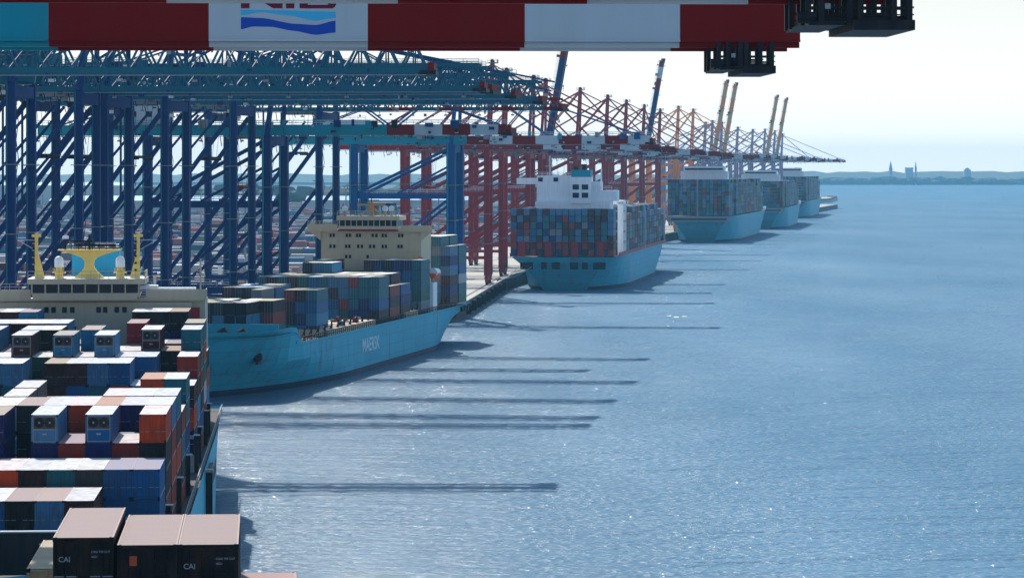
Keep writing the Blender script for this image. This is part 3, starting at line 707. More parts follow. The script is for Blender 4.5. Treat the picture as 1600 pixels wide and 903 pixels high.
# near ship 0: dark boxes at the lower edge
S0 = dict(X0=-24.0, D0=20.0, a=-4.2)
sx0 = -8.7 + .0734 * (138 - 20)          # outer stack line at D0
S0['X0'] = sx0 - 14.6
r0 = empty('container_ship', (S0['X0'], S0['D0'], 0), R(4.2))
tag(r0, 'ship under the black containers at the lower edge, its hull beyond the frame', 'ship', 'container ships along the quay')
hull(r0, 170, 32.2, 15.0, fore=16, fore_h=2)
b0 = [(138, 15.28, [5, 6, 6, 6, 4, 4, 4], {(0, 0): 'crimson', (1, 0): 'black', (2, 0): 'black', (3, 0): 'black', (1, 1): 'black', (2, 1): 'black', (3, 1): 'black', (1, 2): 'black', (2, 2): 'dark brown'}),
      (156.5, 14.8, [2, 2, 2, 3, 5, 3, 3], {(4, 0): 'cream', (3, 0): 'black', (5, 0): 'black', (4, 1): 'black'})]
bays(S0['X0'], S0['D0'], S0['a'], 14.6, b0, 'of stern deck', 'containers at the lower edge', pitch=2.46)

# ship 2 (tan bridge)
S2 = dict(X0=-66.1, D0=676.0, a=8.8)
r2 = empty('container_ship', (S2['X0'], S2['D0'], 0), -R(8.8))
tag(r2, 'light blue container ship with tan bridge, white lettering on its hull side', 'ship', 'container ships along the quay')
h2, rings2, Y2 = hull(r2, 258, 32.2, 10.2, fore=34, fore_h=3.6, aft_cut=13, rake=14, flare=.62)
b2 = [
 (710, 10.6, [0, 0, 0, 0, 3, 3, 3, 3, 3, 2, 3], {(i, 0): 'black' for i in range(12)}),
 (724, 10.6, [0, 0, 0, 3, 3, 3, 2, 3, 3, 3, 3], {(4, 0): 'maroon'}),
 (745, 9.6, [0, 4, 4, 4, 3, 3, 4, 3, 3, 3, 3], {(1, 0): 'teal', (1, 1): 'blue', (1, 2): 'light blue', (2, 0): 'maroon', (3, 0): 'rust red', (2, 1): 'blue', (3, 1): 'maroon', (6, 0): 'grey', (7, 0): 'teal', (9, 0): 'crimson'}),
 (759, 9.6, [0, 0, 0, 0, 0, 3, 4, 4, 4, 4, 4], {}),
 (773, 9.6, [0, 0, 0, 0, 0, 0, 3, 4, 4, 3, 4], {(6, 0): 'teal', (9, 0): 'crimson'}),
 (803, 10.6, [4, 4, 4, 4, 4, 4, 4, 4, 4, 4, 4, 4], {(0, 0): 'teal', (1, 0): 'teal', (2, 0): 'rust red', (3, 0): 'steel blue', (4, 0): 'steel blue', (5, 0): 'teal', (0, 1): 'teal', (1, 1): 'teal', (2, 1): 'teal', (3, 1): 'steel blue', (4, 1): 'maroon', (1, 2): 'navy blue', (2, 2): 'teal', (3, 2): 'rust red', (6, 0): 'blue', (7, 0): 'green'}),
 (817, 10.6, [3, 4, 4, 4, 4, 4, 4, 4, 4, 4, 4, 4], {(0, 0): 'rust red'}),
 (831, 10.6, [3, 4, 4, 4, 4, 4, 4, 5, 5, 5, 4, 4], {(7, 0): 'light blue', (8, 0): 'steel blue', (9, 0): 'black', (0, 0): 'blue'}),
 (858, 10.6, [5, 5, 5, 5, 5, 5, 4, 4, 4, 5, 5, 4], {(0, 0): 'teal', (1, 0): 'navy blue', (2, 0): 'navy blue', (3, 0): 'black', (4, 0): 'navy blue', (5, 0): 'maroon', (0, 1): 'teal', (0, 2): 'teal', (1, 1): 'blue', (1, 2): 'teal', (2, 1): 'navy blue'}),
 (900, 10.6, [6, 7, 7, 7, 4, 4, 4, 4], {(0, 0): 'steel blue', (1, 0): 'teal', (2, 0): 'grey', (3, 0): 'maroon', (0, 1): 'navy blue', (0, 2): 'steel blue', (1, 1): 'grey', (1, 2): 'teal'}),
 (914, 10.6, [6, 7, 7, 7, 4, 4, 4], {(0, 0): 'teal', (1, 0): 'teal', (0, 1): 'teal', (0, 3): 'white'}),
]
bays(S2['X0'], S2['D0'], S2['a'], 14.8, b2, 'from tan ship bow', 'containers on the tan bridge ship', pitch=2.48,
     pal=['teal', 'steel blue', 'blue', 'maroon', 'teal', 'navy blue', 'rust red', 'grey', 'green', 'black', 'blue', 'light blue', 'teal', 'dark brown'])

# distant ships: white bridge ship and the tall ones
def rad_stack(mb, x0, x1, y0, y1, z0, tiers, pal, w=2.5, skip=()):
    """stuff: rows of boxes in ship-local space"""
    n = int((x1 - x0) / w); mats = [M['c_' + c] for c in pal]
    prevm = None; y = y0; nb = int((y1 - y0) / 13.6)
    for b in range(nb):
        tt = tiers if not callable(tiers) else tiers(b, nb)
        for r in range(n):
            for k in range(tt - (random.random() < .25 and b > 0)):
                if b and r < n - 2 and k < tt - 2: continue
                xx = x0 + r * w; prevm = prevm if (prevm and random.random() < .3) else random.choice(mats)
                mb.append((xx, xx + w - .26, y0 + b * 13.6, y0 + b * 13.6 + 12.2, z0 + k * 2.62, z0 + k * 2.62 + 2.45, prevm))
FARPAL = ['teal', 'teal', 'green', 'green', 'navy blue', 'maroon', 'steel blue', 'blue', 'black', 'teal', 'dark grey', 'maroon', 'steel blue', 'green', 'rust red', 'maroon', 'grey', 'steel blue']
FAR = MB()
PAL3 = ['maroon', 'steel blue', 'grey', 'teal', 'maroon', 'dark grey', 'rust red', 'blue', 'dark brown', 'teal', 'steel blue', 'navy blue']
def far_boxes(boxes, X0, D0, a):
    ra = R(a); c, s = cos(ra), sin(ra)
    for (x0, x1, y0, y1, z0, z1, mt) in boxes:
        P = [(x0, y0), (x1, y0), (x1, y1), (x0, y1)]
        W = [(X0 + u * s + v * c, D0 + u * c - v * s) for v, u in P]
        FAR.poly([(x, y, z0) for x, y in W] + [(x, y, z1) for x, y in W], [(0, 1, 5, 4), (1, 2, 6, 5), (2, 3, 7, 6), (3, 0, 4, 7)], mt)
        FAR.poly([(x, y, z1) for x, y in W], [(0, 1, 2, 3)], mt)

# ship 3
S3 = (19.5, 1306.0, 6.6)
r3 = empty('container_ship', (S3[0], S3[1], 0), -R(S3[2]))
tag(r3, 'container ship with white bridge house, its pale blue stern and dark openings facing the viewer', 'ship', 'container ships along the quay')
hull(r3, 300, 41, 13.0, bow_near=False, fore=40, fore_h=3, aft_cut=10)
for x_, w_ in ((-14, 5), (-7.2, 2.2), (8.6, 2.2), (-2.6, 3.2), (4.4, 3.2), (14.2, 4.8)): win_parts(r3, 'mooring_opening', (x_,), 8.3, 11, -.02, w_)
bx = []; rad_stack(bx, -20.2, 20.6, 1.0, 14.8, 13.4, 2, ['maroon', 'rust red', 'dark brown', 'navy blue']); rad_stack(bx, -20.2, 20.6, 1.0, 14.8, 18.64, 5, PAL3)
rad_stack(bx, -20.2, 20.6, 52, 295, 13.4, lambda b, n: 7 - (b > n - 4) - (b % 5 == 1), PAL3)
far_boxes(bx, *S3)
m = MB()
for x in (-15.8, -5.6, 4.6, 14.6): m.box(x - 1.3, x + 1.3, .2, .8, 13.2, 18.7, 'red')
m.box(-20.4, 20.4, .3, .7, 18.6, 18.9, 'red'); m.build('lashing_post', r3)
m = MB(); m.box(-12, 17, 16, 30, 13, 34.5, 'white'); m.box(-12, 9, 18, 30, 34.5, 44.4, 'white'); m.box(9.01, 13, 17.8, 28, 34.5, 42, 'white'); m.box(13.01, 19.5, 17.6, 28, 34.5, 38.6, 'white'); m.box(-20, -12.01, 19, 29, 41, 43.4, 'white')
m.rail([(9, 17.7, 39), (17.5, 17.7, 39)], 1.2, 'white', 2, .15); m.rail([(-12, 18, 44.4), (9, 18, 44.4)], 1.2, 'white', 2, .15)
m.build('superstructure', r3)
win_parts(r3, 'window', (-10.5, -4.5), 42, 43.6, 17.96, 1.8)
m = MB(); m.box(1.5, 9.6, 15.2, 17.9, 33.5, 43.8, 'white'); m.box(1.8, 9.3, 15.6, 25, 43.8, 46.6, 'teal'); m.box(2.6, 4.4, 17, 20, 46.6, 48, 'dark'); m.box(5.6, 7.6, 17, 20, 46.6, 48.8, 'dark')
windows(m, (3.6, 7.2), 38.9, 40.9, 15.18, 2.5); windows(m, (3.6, 7.2), 35.7, 37.7, 15.18, 2.5); m.build('funnel', r3)
m = MB(); m.cyl((-7, 20, 44), (-7, 20, 52), .35, 'grey'); m.beam((-9, 20, 48), (-5, 20, 48), .25, .25, 'grey'); m.cyl((13, 22, 39), (13, 22, 47), .3, 'white'); m.build('mast', r3)
m = MB()
for y in (36, 50):
    m.box(18.2, 20.4, y, y + 1.2, 13, 34, 'white')
m.box(15.5, 20.4, 36, 51.2, 33, 34.5, 'white')
for z in (18, 22, 26, 30): m.box(16, 20.4, 37, 50, z, z + .35, 'steel')
m.build('deck_tower', r3)
for y in (150, 270): m = MB(); m.box(20.0, 20.5, y, y + .8, 13, 31, 'grey'); m.build('lashing_post', r3)
m = MB(); m.box(-20.6, -20.3, 1, 280, 13, 14.6, 'red'); m.box(20.2, 20.5, 20, 280, 13, 14.4, 'red'); m.build('deck_coaming', r3)

def tall_ship(X0, D0, a, label, L=385, B=42, zd=17, tiers=9, hullm='teal', sup='lilac'):
    r = empty('container_ship', (X0, D0, 0), -R(a)); tag(r, label, 'ship', 'container ships along the quay')
    hull(r, L, B, zd, bow_near=False, mat='hull', fore=40, fore_h=3, aft_cut=16)
    m = MB(); m.box(-B / 2 + .3, B / 2 - .3, -.25, -.02, zd - 3.6, zd - .1, 'steel'); m.box(-B / 2 + 3, B / 2 - 3, -.3, -.25, zd - 2.6, zd - 1.4, 'dark')
    m.build('stern_rail_deck', r)
    bx = []; rad_stack(bx, -B / 2 + .6, B / 2 - .2, 1.5, 44, zd + .4, tiers, FARPAL); rad_stack(bx, -B / 2 + .6, B / 2 - .2, 66, L - 40, zd + .4, lambda b, n: tiers - (b % 4 == 2) - (b > n - 3) * 2, FARPAL)
    far_boxes(bx, X0, D0, a)
    m = MB(); m.box(-B / 2 + 5, B / 2 - 6, 46, 60, zd, zd + tiers * 2.62 + 5.5, 'white'); m.box(-B / 2 + 7, B / 2 - 8, 44.6, 58, zd + tiers * 2.62 + 5.5, zd + tiers * 2.62 + 8.8, 'white'); m.build('superstructure', r)
    m = MB(); m.box(-B / 2 + 8, B / 2 - 9, 44.5, 44.58, zd + tiers * 2.62 + 6.3, zd + tiers * 2.62 + 7.6, 'glass'); m.build('window', r)
    for xq in (-1,): m = MB(); m.box(xq - .5, xq + .6, .6, 1.2, zd, zd + tiers * 2.62, 'steel'); m.build('lashing_post', r)
    m = MB(); m.box(4, 12, 62, 70, zd, zd + tiers * 2.62 + 7, 'teal'); m.box(5, 11, 63, 69, zd + tiers * 2.62 + 7, zd + tiers * 2.62 + 9, 'dark'); m.build('funnel', r)
    return r
tall_ship(121, 2196, 8.0, 'tall loaded container ship with pale upper works between the orange cranes and open water')
tall_ship(196, 2700, 7.0, 'second distant container ship, its side showing past the tall loaded one', tiers=8)
tall_ship(270, 3340, 7.5, 'last container ship of the row, standing against the far shore', tiers=9)

# ---- yard boxes beyond the cranes, part of the same mass
random.seed(21)
yp = [M['c_' + c] for c in ('maroon', 'white', 'steel blue', 'blue', 'grey', 'white', 'teal', 'steel blue', 'white', 'grey')] + [paint('hazed_pink_stack', (.26, .12, .13), .8, .1)] * 4  # pale pinks: distance haze put into the colour of the yard boxes
for D in range(760, 3600, 26):
    xr = rail_x(D) - 62; k = 0; X = xr
    while X > xr - 560 - D * .12:
        if k % 7 != 6 and random.random() < .8:
            for t in range(random.choice((1, 2, 2, 3))):
                FAR.box(X - 12.2, X, D, D + 2.5 * random.choice((3, 4)), QZ + t * 2.62, QZ + t * 2.62 + 2.56, random.choice(yp))
        X -= 12.9 if k % 7 != 6 else 16; k += 1

# ---- emit containers: the 300 largest as things, the rest into the mass
def dist(b): return b[1]
BOXES.sort(key=dist)
N_IND = 298
first = {}
def emit(b):
    x, y, z, rz, c, kd, lab, grp = b
    o = bpy.data.objects.new('container', BODY); C.objects.link(o); o.location = (x, y, z); o.rotation_euler = (0, 0, rz)
    col = lin(COL[c]); j = random.uniform(.85, 1.12); col = tuple(min(1, k ** 1.12 * j * .55) for k in col)
    tone = .1 if y < 160 else .95 if c == 'cream' else random.choice((.05, .3, .3, .35, .5, .65, .8, .8, .95, .85)); o.color = (*col, tone); tag(o, lab, 'container', grp)  # tone picks the roof colour; whites stand in for overexposed sunlit tops
    if y < 470:
        if kd == 'reefer':
            d = bpy.data.objects.new('refrigeration_unit', REEF); C.objects.link(d); d.parent = o; d.location = (0, -6.02, 0); d.color = (*col, 1)
        else:
            for s in (0, 1):
                d = bpy.data.objects.new('door', DOOR); C.objects.link(d); d.parent = o; d.location = (0, -6.04, 0); d.scale = (1 if s else -1, 1, 1); d.color = (*col, 1)
    return o
near_doors = []
for i, b in enumerate(BOXES):
    if i < N_IND:
        o = emit(b)
        if b[1] < 150 and b[6].startswith('black') and 'top box' in b[6] and any(k in b[6] for k in ('second stack', 'third stack', 'fourth stack')): near_doors.append(o)
    else:
        x, y, z, rz, c, kd, lab, grp = b; cs, sn = cos(rz), sin(rz)
        P = [(-1.21, -6.1), (1.21, -6.1), (1.21, 6.1), (-1.21, 6.1)]; W = [(x + px * cs - py * sn, y + px * sn + py * cs) for px, py in P]
        FAR.poly([(a_, b_, z) for a_, b_ in W] + [(a_, b_, z + 2.56) for a_, b_ in W], [(0, 1, 5, 4), (1, 2, 6, 5), (2, 3, 7, 6), (3, 0, 4, 7)], M['c_' + c])
        FAR.poly([(a_, b_, z + 2.56) for a_, b_ in W], [(0, 1, 2, 3)], 'white' if random.random() < .3 else 'c_cream')  # tops paler than sides, sunlit look put into the colour
        if y < 960:
            for q in (-.62, 0, .62):      # door rods on the end
                xx = x + q * cs + 6.14 * sn; yy = y + q * sn - 6.14 * cs; FAR.beam((xx, yy, z + .1), (xx, yy, z + 2.5), .05, .05, 'rod')
print('BOXES', len(BOXES))
o = FAR.build('container_stacks'); tag(o, 'mass of stacked containers on the distant ships and in the yard beyond the cranes', 'containers', None, 'stuff')
# lettering on the closest black boxes
near_doors.sort(key=lambda o: o.location.x)
for o, s in zip(near_doors, (1, 0, 1)):
    if s:
        text('CAI', .3, o, (-1.0, -6.18, 1.62), (R(90), 0, 0), mat='rod')
        for k, t in enumerate(('CAIU 759 2137', '45G1')): text(t, .12, o, (.32, -6.18, 1.98 - k * .2), (R(90), 0, 0), mat='rod')
    else:
        m = MB(); m.box(-.72, -.42, -6.125, -6.10, 1.75, 2.15, 'c_orange'); m.build('placard', o)
        m = MB(); m.box(-.05, .05, -6.2, -6.17, .9, 1.0, 'rod'); m.build('seal_tag', o)

# ------------------------------------------------------------------ cream superstructure (ship 1)
def lx1(px, D): return None
U = 461 - 256.0
# local x from picture column at distance 461
def v1(px, D=461):
    X = (px - 800) / 5300 * D; cx = S1['X0'] + (D - 256) * tan(R(-3.565)); return (X - cx)
z1 = lambda py, D=461: HC - (py - 268) / 5300 * D
m = MB()
m.box(-15.6, v1(320), U, U + 13, 11.3, z1(470), 'cream'); m.box(-13.5, 12.5, U - .6, U, 11.3, z1(472), 'cream')
m.build('accommodation_block', r1)
m = MB(); m.box(v1(-45), v1(321), U - .8, U + 3.5, z1(470), z1(466), 'cream'); m.box(v1(228), v1(322), U - .9, U - .7, z1(468), z1(452), 'cream'); m.box(v1(-45), v1(50), U - .9, U - .7, z1(468), z1(452), 'cream')
m.box(v1(321), v1(322), U - .9, U + 3.5, z1(468), z1(452), 'cream')
m.box(v1(245), v1(305), U + 1, U + 3, z1(455), z1(450), 'white'); m.box(v1(218), v1(246), U, U + 2.5, z1(452), z1(446), 'white'); m.build('bridge_wing', r1)
m = MB(); xa, xb = v1(56), v1(214)
m.prism([(xa, z1(468)), (xb, z1(468)), (xb + .4, z1(457)), (xa - .4, z1(457))], U - 2.0, U + 7, 'cream')
m.box(xa - .3, xb + .3, U - 1.85, U + 7, z1(457), z1(443), 'glass')
k = 8
for i in range(k + 1):
    x = xa - .3 + (xb - xa + .6) * i / k; m.box(x - .09, x + .09, U - 2.0, U - 1.84, z1(457), z1(443), 'cream')
m.box(v1(46), v1(228), U - 2.6, U + 8, z1(443), z1(434.5), 'cream', 'white'); m.build('wheelhouse', r1, True)
win_parts(r1, 'cabin_window', [v1(a_) for a_ in (74, 85, 102, 114, 155, 165, 183, 195)], z1(488), z1(479), U - .6, .62)
win_parts(r1, 'cabin_window', [v1(a_) for a_ in (105, 116)], z1(515), z1(509), U - .6, .62)
m = MB(); m.rail([(v1(47), U - 2.4, z1(434.5)), (v1(227), U - 2.4, z1(434.5)), (v1(227), U + 6, z1(434.5))], 1.0, 'cream', 1.2, .07)
m.rail([(v1(-40), U - .8, z1(452)), (v1(46), U - .8, z1(452))], .8, 'cream', 1.2, .06); m.build('railing', r1)
for px in (58, 216):
    m = MB(); x = v1(px); zt = z1(364); zb_ = z1(434.5)
    m.beam((x, U, zb_), (x, U, zt), .42, .42, 'yellow'); d = 1 if px < 100 else -1
    m.prism([(x - .25, zb_), (x + .25 + d * 0.9 if d > 0 else x + .25, zb_), (x + .2, zb_ + 3.6), (x - .2, zb_ + 3.6)] if d > 0 else [(x - 1.15, zb_), (x + .25, zb_), (x + .2, zb_ + 3.6), (x - .2, zb_ + 3.6)], U - .2, U + .2, 'yellow')
    for i in range(6): m.box(x - .55, x + .1, U - .35, U + .35, zb_ + .9 + i * .95, zb_ + .97 + i * .95, 'yellow'); m.box(x - .5, x - .2, U - .3, U - .1, zb_ + .97 + i * .95, zb_ + 1.25 + i * .95, 'dark')
    m.box(x - .6, x + .6, U - .4, U + .4, zt - .55, zt - .2, 'yellow')
    sg = -1 if px < 100 else 1
    m.beam((x, U, zt - 1.0), (x + sg * 2.6, U, zt - .9), .07, .07, 'grey'); m.beam((x, U, zt - 2.4), (x + sg * 2.6, U, zt - .9), .07, .07, 'grey'); m.build('signal_mast', r1, True)
for px in (93, 188):
    m = MB(); x = v1(px); zb_ = z1(434.5); m.cyl((x, U, zb_), (x, U, zb_ + 1.5), .62, 'yellow', .42); m.box(x - .9, x + .9, U - .6, U + .6, zb_ + .7, zb_ + .8, 'yellow'); m.cyl((x, U, zb_ + 1.5), (x, U, zb_ + 2.4), .62, 'white', n=14); m.ball((x, U, zb_ + 2.4), .62, 'white', 14, 8)
    for i in range(8): m.box(x - .8 + .2 * i, x - .72 + .2 * i, U - .66, U - .6, zb_ + .8, zb_ + 1.4, 'yellow')
    m.build('radome', r1)
# central arch-like radar mast
m = MB(); zb_ = z1(434.5); zt = z1(391.5); xc = v1(140); prof = []
for i in range(9):
    t = i / 8; z = zb_ + (zt - zb_) * t
    wd = .62 + 3.4 * max(0, (t - .62) / .38) ** 1.9 + 1.5 * max(0, (.45 - t) / .45) ** 1.5
    prof.append((wd, z))
pts = [(xc - w_, z) for w_, z in prof] + [(xc + w_, z) for w_, z in reversed(prof)]
for (w0, z0), (w1_, z1_) in zip(prof, prof[1:]): m.prism([(xc - w0, z0), (xc + w0, z0), (xc + w1_, z1_), (xc - w1_, z1_)], U - .5, U + .5, 'yellow')
m.box(xc - 4.2, xc + 4.2, U - 1, U + 1, zt, zt + .16, 'yellow'); m.build('radar_mast', r1, True)
m = MB(); m.rail([(xc - 4.2, U - 1, zt + .16), (xc + 4.2, U - 1, zt + .16)], .9, 'dark', .9, .08)
m.beam((xc - 2.6, U, zt + 1.3), (xc + .4, U, zt + 1.3), .22, .25, 'dark'); m.beam((xc + .8, U, zt + 1.0), (xc + 3.6, U, zt + 1.0), .2, .2, 'white'); m.cyl((xc, U, zt), (xc, U, zt + 2.2), .14, 'dark'); m.cyl((xc - 3.2, U, zt), (xc - 3.2, U, zt + 1.9), .1, 'dark')
m.box(xc - 3.6, xc - 2.8, U - .3, U + .3, zt + 1.6, zt + 2.0, 'white'); m.build('radar_scanner', r1)
m = MB(); m.box(v1(106), v1(181), U + 9, U + 17, z1(470), z1(392), 'funnel'); m.box(v1(108), v1(179), U + 9.2, U + 16.8, z1(392), z1(389), 'dark')
for q in (115, 135, 150, 168): m.cyl((v1(q), U + 12, z1(389)), (v1(q), U + 12, z1(383)), .5, 'dark')
m.build('funnel', r1)
m = MB(); x = v1(313); m.cyl((x, U, z1(452)), (x, U, z1(404)), .12, 'cream'); m.box(x - .7, x + .7, U - .2, U + .2, z1(432), z1(431), 'cream'); m.box(x - .5, x + .5, U - .2, U + .2, z1(424), z1(423), 'cream')
m.box(x - .6, x - .2, U - .2, U + .2, z1(431), z1(427), 'grey'); m.box(x + .2, x + .6, U - .2, U + .2, z1(431), z1(427), 'grey'); m.build('lamp_mast', r1)
m = MB(); m.box(v1(295), v1(312), U - .7, U - .62, z1(505), z1(480), 'red'); m.build('life_raft_rack', r1)
# lashing frames / walkway along the outer side
m = MB()
for D in (309, 336.8, 363.5, 391, 404, 431, 444.5):
    y = D - 256 - .6; m.box(14.95, 15.4, y - .15, y + .15, 11.3, 15.6, 'dark'); m.box(-14, 14.9, y - .2, y + .2, 15.2, 15.6, 'steel')
    m.box(14.9, 15.6, y - .4, y + .4, 15.6, 15.7, 'grey')
    for v in range(-14, 15, 5): m.box(v - .15, v + .15, y - .15, y + .15, 11.3, 15.2, 'steel')
m.rail([(15.9, 26, 11.4), (15.9, 232, 11.4)], 1.1, 'steel', 3, .08); m.build('lashing_bridge', r1)
m = MB(); m.box(-15.5, 15.5, 20.2, 20.6, 11.3, 16.6, 'dark'); m.box(-15.5, 15.5, 20.1, 20.7, 16.6, 16.72, 'grey')
for v in range(-14, 16, 4): m.prism([(v, 11.3), (v + .2, 11.3), (v + .2, 15.8), (v, 15.8)], 18.8, 20.2, 'dark')
m.build('breakwater', r1)
m = MB()                                            # folded gangway hanging on the side
gy = 392 - 256.0
m.box(16.2, 17.0, gy, gy + 1.2, 3.2, 11.2, 'dark'); m.box(16.1, 17.1, gy - .3, gy + 1.5, 11.2, 11.5, 'steel')
m.box(16.15, 16.9, gy + 4, gy + 22, 9.4, 10.5, 'dark'); m.rail([(16.9, gy + 4, 10.5), (16.9, gy + 22, 10.5)], .9, 'steel', 1.5, .06); m.build('gangway', r1)

# person on the walkway of ship 1 omitted (not legible); ship 2 superstructure
U2 = 880.0 - 676.0
def v2(px, D=880.0):
    X = (px - 800) / 5300 * D; cx = S2['X0'] + (D - 676) * tan(R(8.8)); return (X - cx)
z2 = lambda py, D=880.0: HC - (py - 268) / 5300 * D
m = MB(); m.box(v2(503), v2(662), U2, U2 + 14, 10, z2(359), 'tan'); m.build('accommodation_block', r2)
m = MB()
m.box(v2(482), v2(680), U2 - .8, U2 + 3, z2(362), z2(359), 'tan'); m.box(v2(482), v2(530), U2 - .9, U2 - .7, z2(361), z2(350), 'tan'); m.box(v2(630), v2(680), U2 - .9, U2 - .7, z2(361), z2(352), 'tan')
m.prism([(v2(484), z2(361)), (v2(503), z2(361)), (v2(503), z2(376))], U2 - .5, U2 + .5, 'tan'); m.prism([(v2(662), z2(361)), (v2(679), z2(361)), (v2(662), z2(376))], U2 - .5, U2 + .5, 'tan')
m.build('bridge_wing', r2, True)
m = MB(); m.box(v2(532), v2(627), U2 - 1.5, U2 + 7, z2(359), z2(353), 'tan'); m.box(v2(534), v2(625), U2 - 1.3, U2 + 7, z2(353), z2(344), 'glass')
for i in range(11): x = v2(534) + (v2(625) - v2(534)) * i / 10; m.box(x - .1, x + .1, U2 - 1.45, U2 - 1.3, z2(353), z2(344), 'tan')
m.box(v2(530), v2(629), U2 - 2, U2 + 8, z2(344), z2(337), 'tan', 'white'); m.box(v2(532), v2(627), U2 - 1.56, U2 - 1.5, z2(361), z2(358), 'red'); m.build('wheelhouse', r2)
for py, xs in ((368, (518, 523, 544, 549, 560, 565, 585, 591, 601, 606, 627, 632)), (385, (518, 524, 543, 548, 562, 568, 581, 587, 601, 606, 626, 631)), (401, (543, 549, 577))):
    win_parts(r2, 'cabin_window', [v2(a_) for a_ in xs], z2(py + 2.5), z2(py - 3), U2, .6)
m = MB(); m.rail([(v2(531), U2 - 1.8, z2(337)), (v2(628), U2 - 1.8, z2(337))], 1.2, 'tan', 1.5, .12); m.rail([(v2(483), U2 - .8, z2(350)), (v2(530), U2 - .8, z2(350))], .8, 'tan', 1.5, .1); m.build('railing', r2)
m = MB(); m.box(v2(564), v2(577), U2 + 8, U2 + 16, z2(360), z2(322), 'teal'); m.box(v2(588), v2(603), U2 + 8, U2 + 16, z2(360), z2(322), 'teal'); m.box(v2(563), v2(604), U2 + 8, U2 + 16, z2(322), z2(318), 'dark'); m.build('funnel', r2)
m = MB(); xc = v2(583); m.beam((xc, U2, z2(337)), (xc, U2, z2(316)), .9, .9, 'orange'); m.beam((xc - 3.6, U2, z2(320)), (xc + 3.6, U2, z2(320)), .5, .5, 'orange'); m.beam((xc - 3, U2, z2(337)), (xc, U2, z2(322)), .4, .4, 'orange'); m.beam((xc + 3, U2, z2(337)), (xc, U2, z2(322)), .4, .4, 'orange')
m.beam((xc - 2, U2, z2(313)), (xc + 2, U2, z2(313)), .25, .25, 'dark'); m.cyl((xc, U2, z2(316)), (xc, U2, z2(306)), .12, 'dark'); m.build('radar_mast', r2)
for px in (541, 605, 615):
    m = MB(); x = v2(px); m.cyl((x, U2, z2(337)), (x, U2, z2(330)), .35, 'orange'); m.ball((x, U2, z2(326)), .8, 'white'); m.build('radome', r2)
m = MB()
for px in (538, 550, 622): x = v2(px); m.beam((x, U2, z2(337)), (x, U2, z2(318)), .2, .2, 'red'); m.box(x - .6, x + .6, U2 - .2, U2 + .2, z2(327), z2(326), 'red')
m.build('signal_mast', r2)
# lifeboat and davit on the outer side (things of their own)
lb = empty('lifeboat', (0, 0, 0)); D = 876; X = (672 - 800) / 5300 * D; lb.location = (X + 1.2, D, 18.2); lb.rotation_euler = (0, 0, -R(8.8)); tag(lb, 'orange lifeboat with white canopy hanging at the side of the tan bridge', 'lifeboat')
m = MB(); sec = []
for i in range(9):
    t = i / 8; w_ = 1.5 * sin(pi * (.06 + .88 * t)) ** .6; sec.append([(w_ * .35, -4 + 8 * t, .15), (w_, -4 + 8 * t, 1.0), (w_ * .98, -4 + 8 * t, 1.6), (-w_ * .98, -4 + 8 * t, 1.6), (-w_, -4 + 8 * t, 1.0), (-w_ * .35, -4 + 8 * t, .15)])
V = [p_ for s_ in sec for p_ in s_]; F = [(i * 6 + j, i * 6 + (j + 1) % 6, (i + 1) * 6 + (j + 1) % 6, (i + 1) * 6 + j) for i in range(8) for j in range(6)] + [(0, 1, 2, 3, 4, 5), (53, 52, 51, 50, 49, 48)]
m.poly(V, F, 'lifeboat'); m.build('boat_hull', lb, True)
m = MB(); m.cyl((0, -3.2, 1.7), (0, 3.0, 1.7), 1.25, 'white', 1.1, 14); m.build('canopy', lb)
m = MB(); vv = v2(668)
for y in (U2 - 8, U2 - 1): m.beam((vv - 1.5, y, 12), (vv - 1.5, y, 24), .6, .6, 'orange'); m.beam((vv - 1.5, y, 24), (vv + 1.6, y, 22.6), .5, .5, 'orange'); m.beam((vv - 1.5, y, 16), (vv + 1, y, 18), .4, .4, 'red')
m.box(vv - 3.4, vv - .6, U2 - 12, U2 + .5, 22.2, 23, 'tan'); m.box(14.0, 15.6, U2 - 5, U2 + 1, 10, 17.5, 'white'); m.build('davit', r2)
# deck clutter on ship 2: hatch covers, rails, stanchions
m = MB(); random.seed(3)
for D0_, D1_ in ((746, 772), (776, 800), (838, 856)):
    for k in range(3): a_ = -9.6 + k * 8.4; m = MB(); m.box(a_, a_ + 8.1, D0_ - 676, D1_ - 676, 10, 10.9 + .2 * k, 'c_orange' if k == 1 else 'tan', 'tan'); m.build('hatch_cover', r2)
m = MB(); m.rail([(15.7, 36, 10), (15.7, 235, 10)], 1.2, 'dark', 2.2, .14)
for D in range(704, 920, 7): y = D - 676; m.beam((14.6, y, 10), (14.6, y, 12.2 + random.random()), .3, .3, 'dark'); m.beam((13.2, y + 2, 10), (14.8, y, 12.4), .2, .2, 'maroon' if False else 'red')
for k in range(24): x = random.uniform(6, 14); y = random.uniform(70, 124); m.box(x, x + random.uniform(.4, 1.2), y, y + random.uniform(.5, 2), 10.9, 11.4 + random.random(), random.choice(('dark', 'red', 'rod', 'tan', 'dark')))
m.build('deck_gear', r2)
m = MB(); m.cyl((0, 8, 12.6), (0, 8, 22), .35, 'tan'); m.beam((-1.5, 8, 19), (1.5, 8, 19), .2, .2, 'tan')
for x in (-6, -2, 3, 7): m.cyl((x, 20, 12.6), (x + 1.6, 20, 13.6), .8, 'dark')
m.build('foremast', r2)
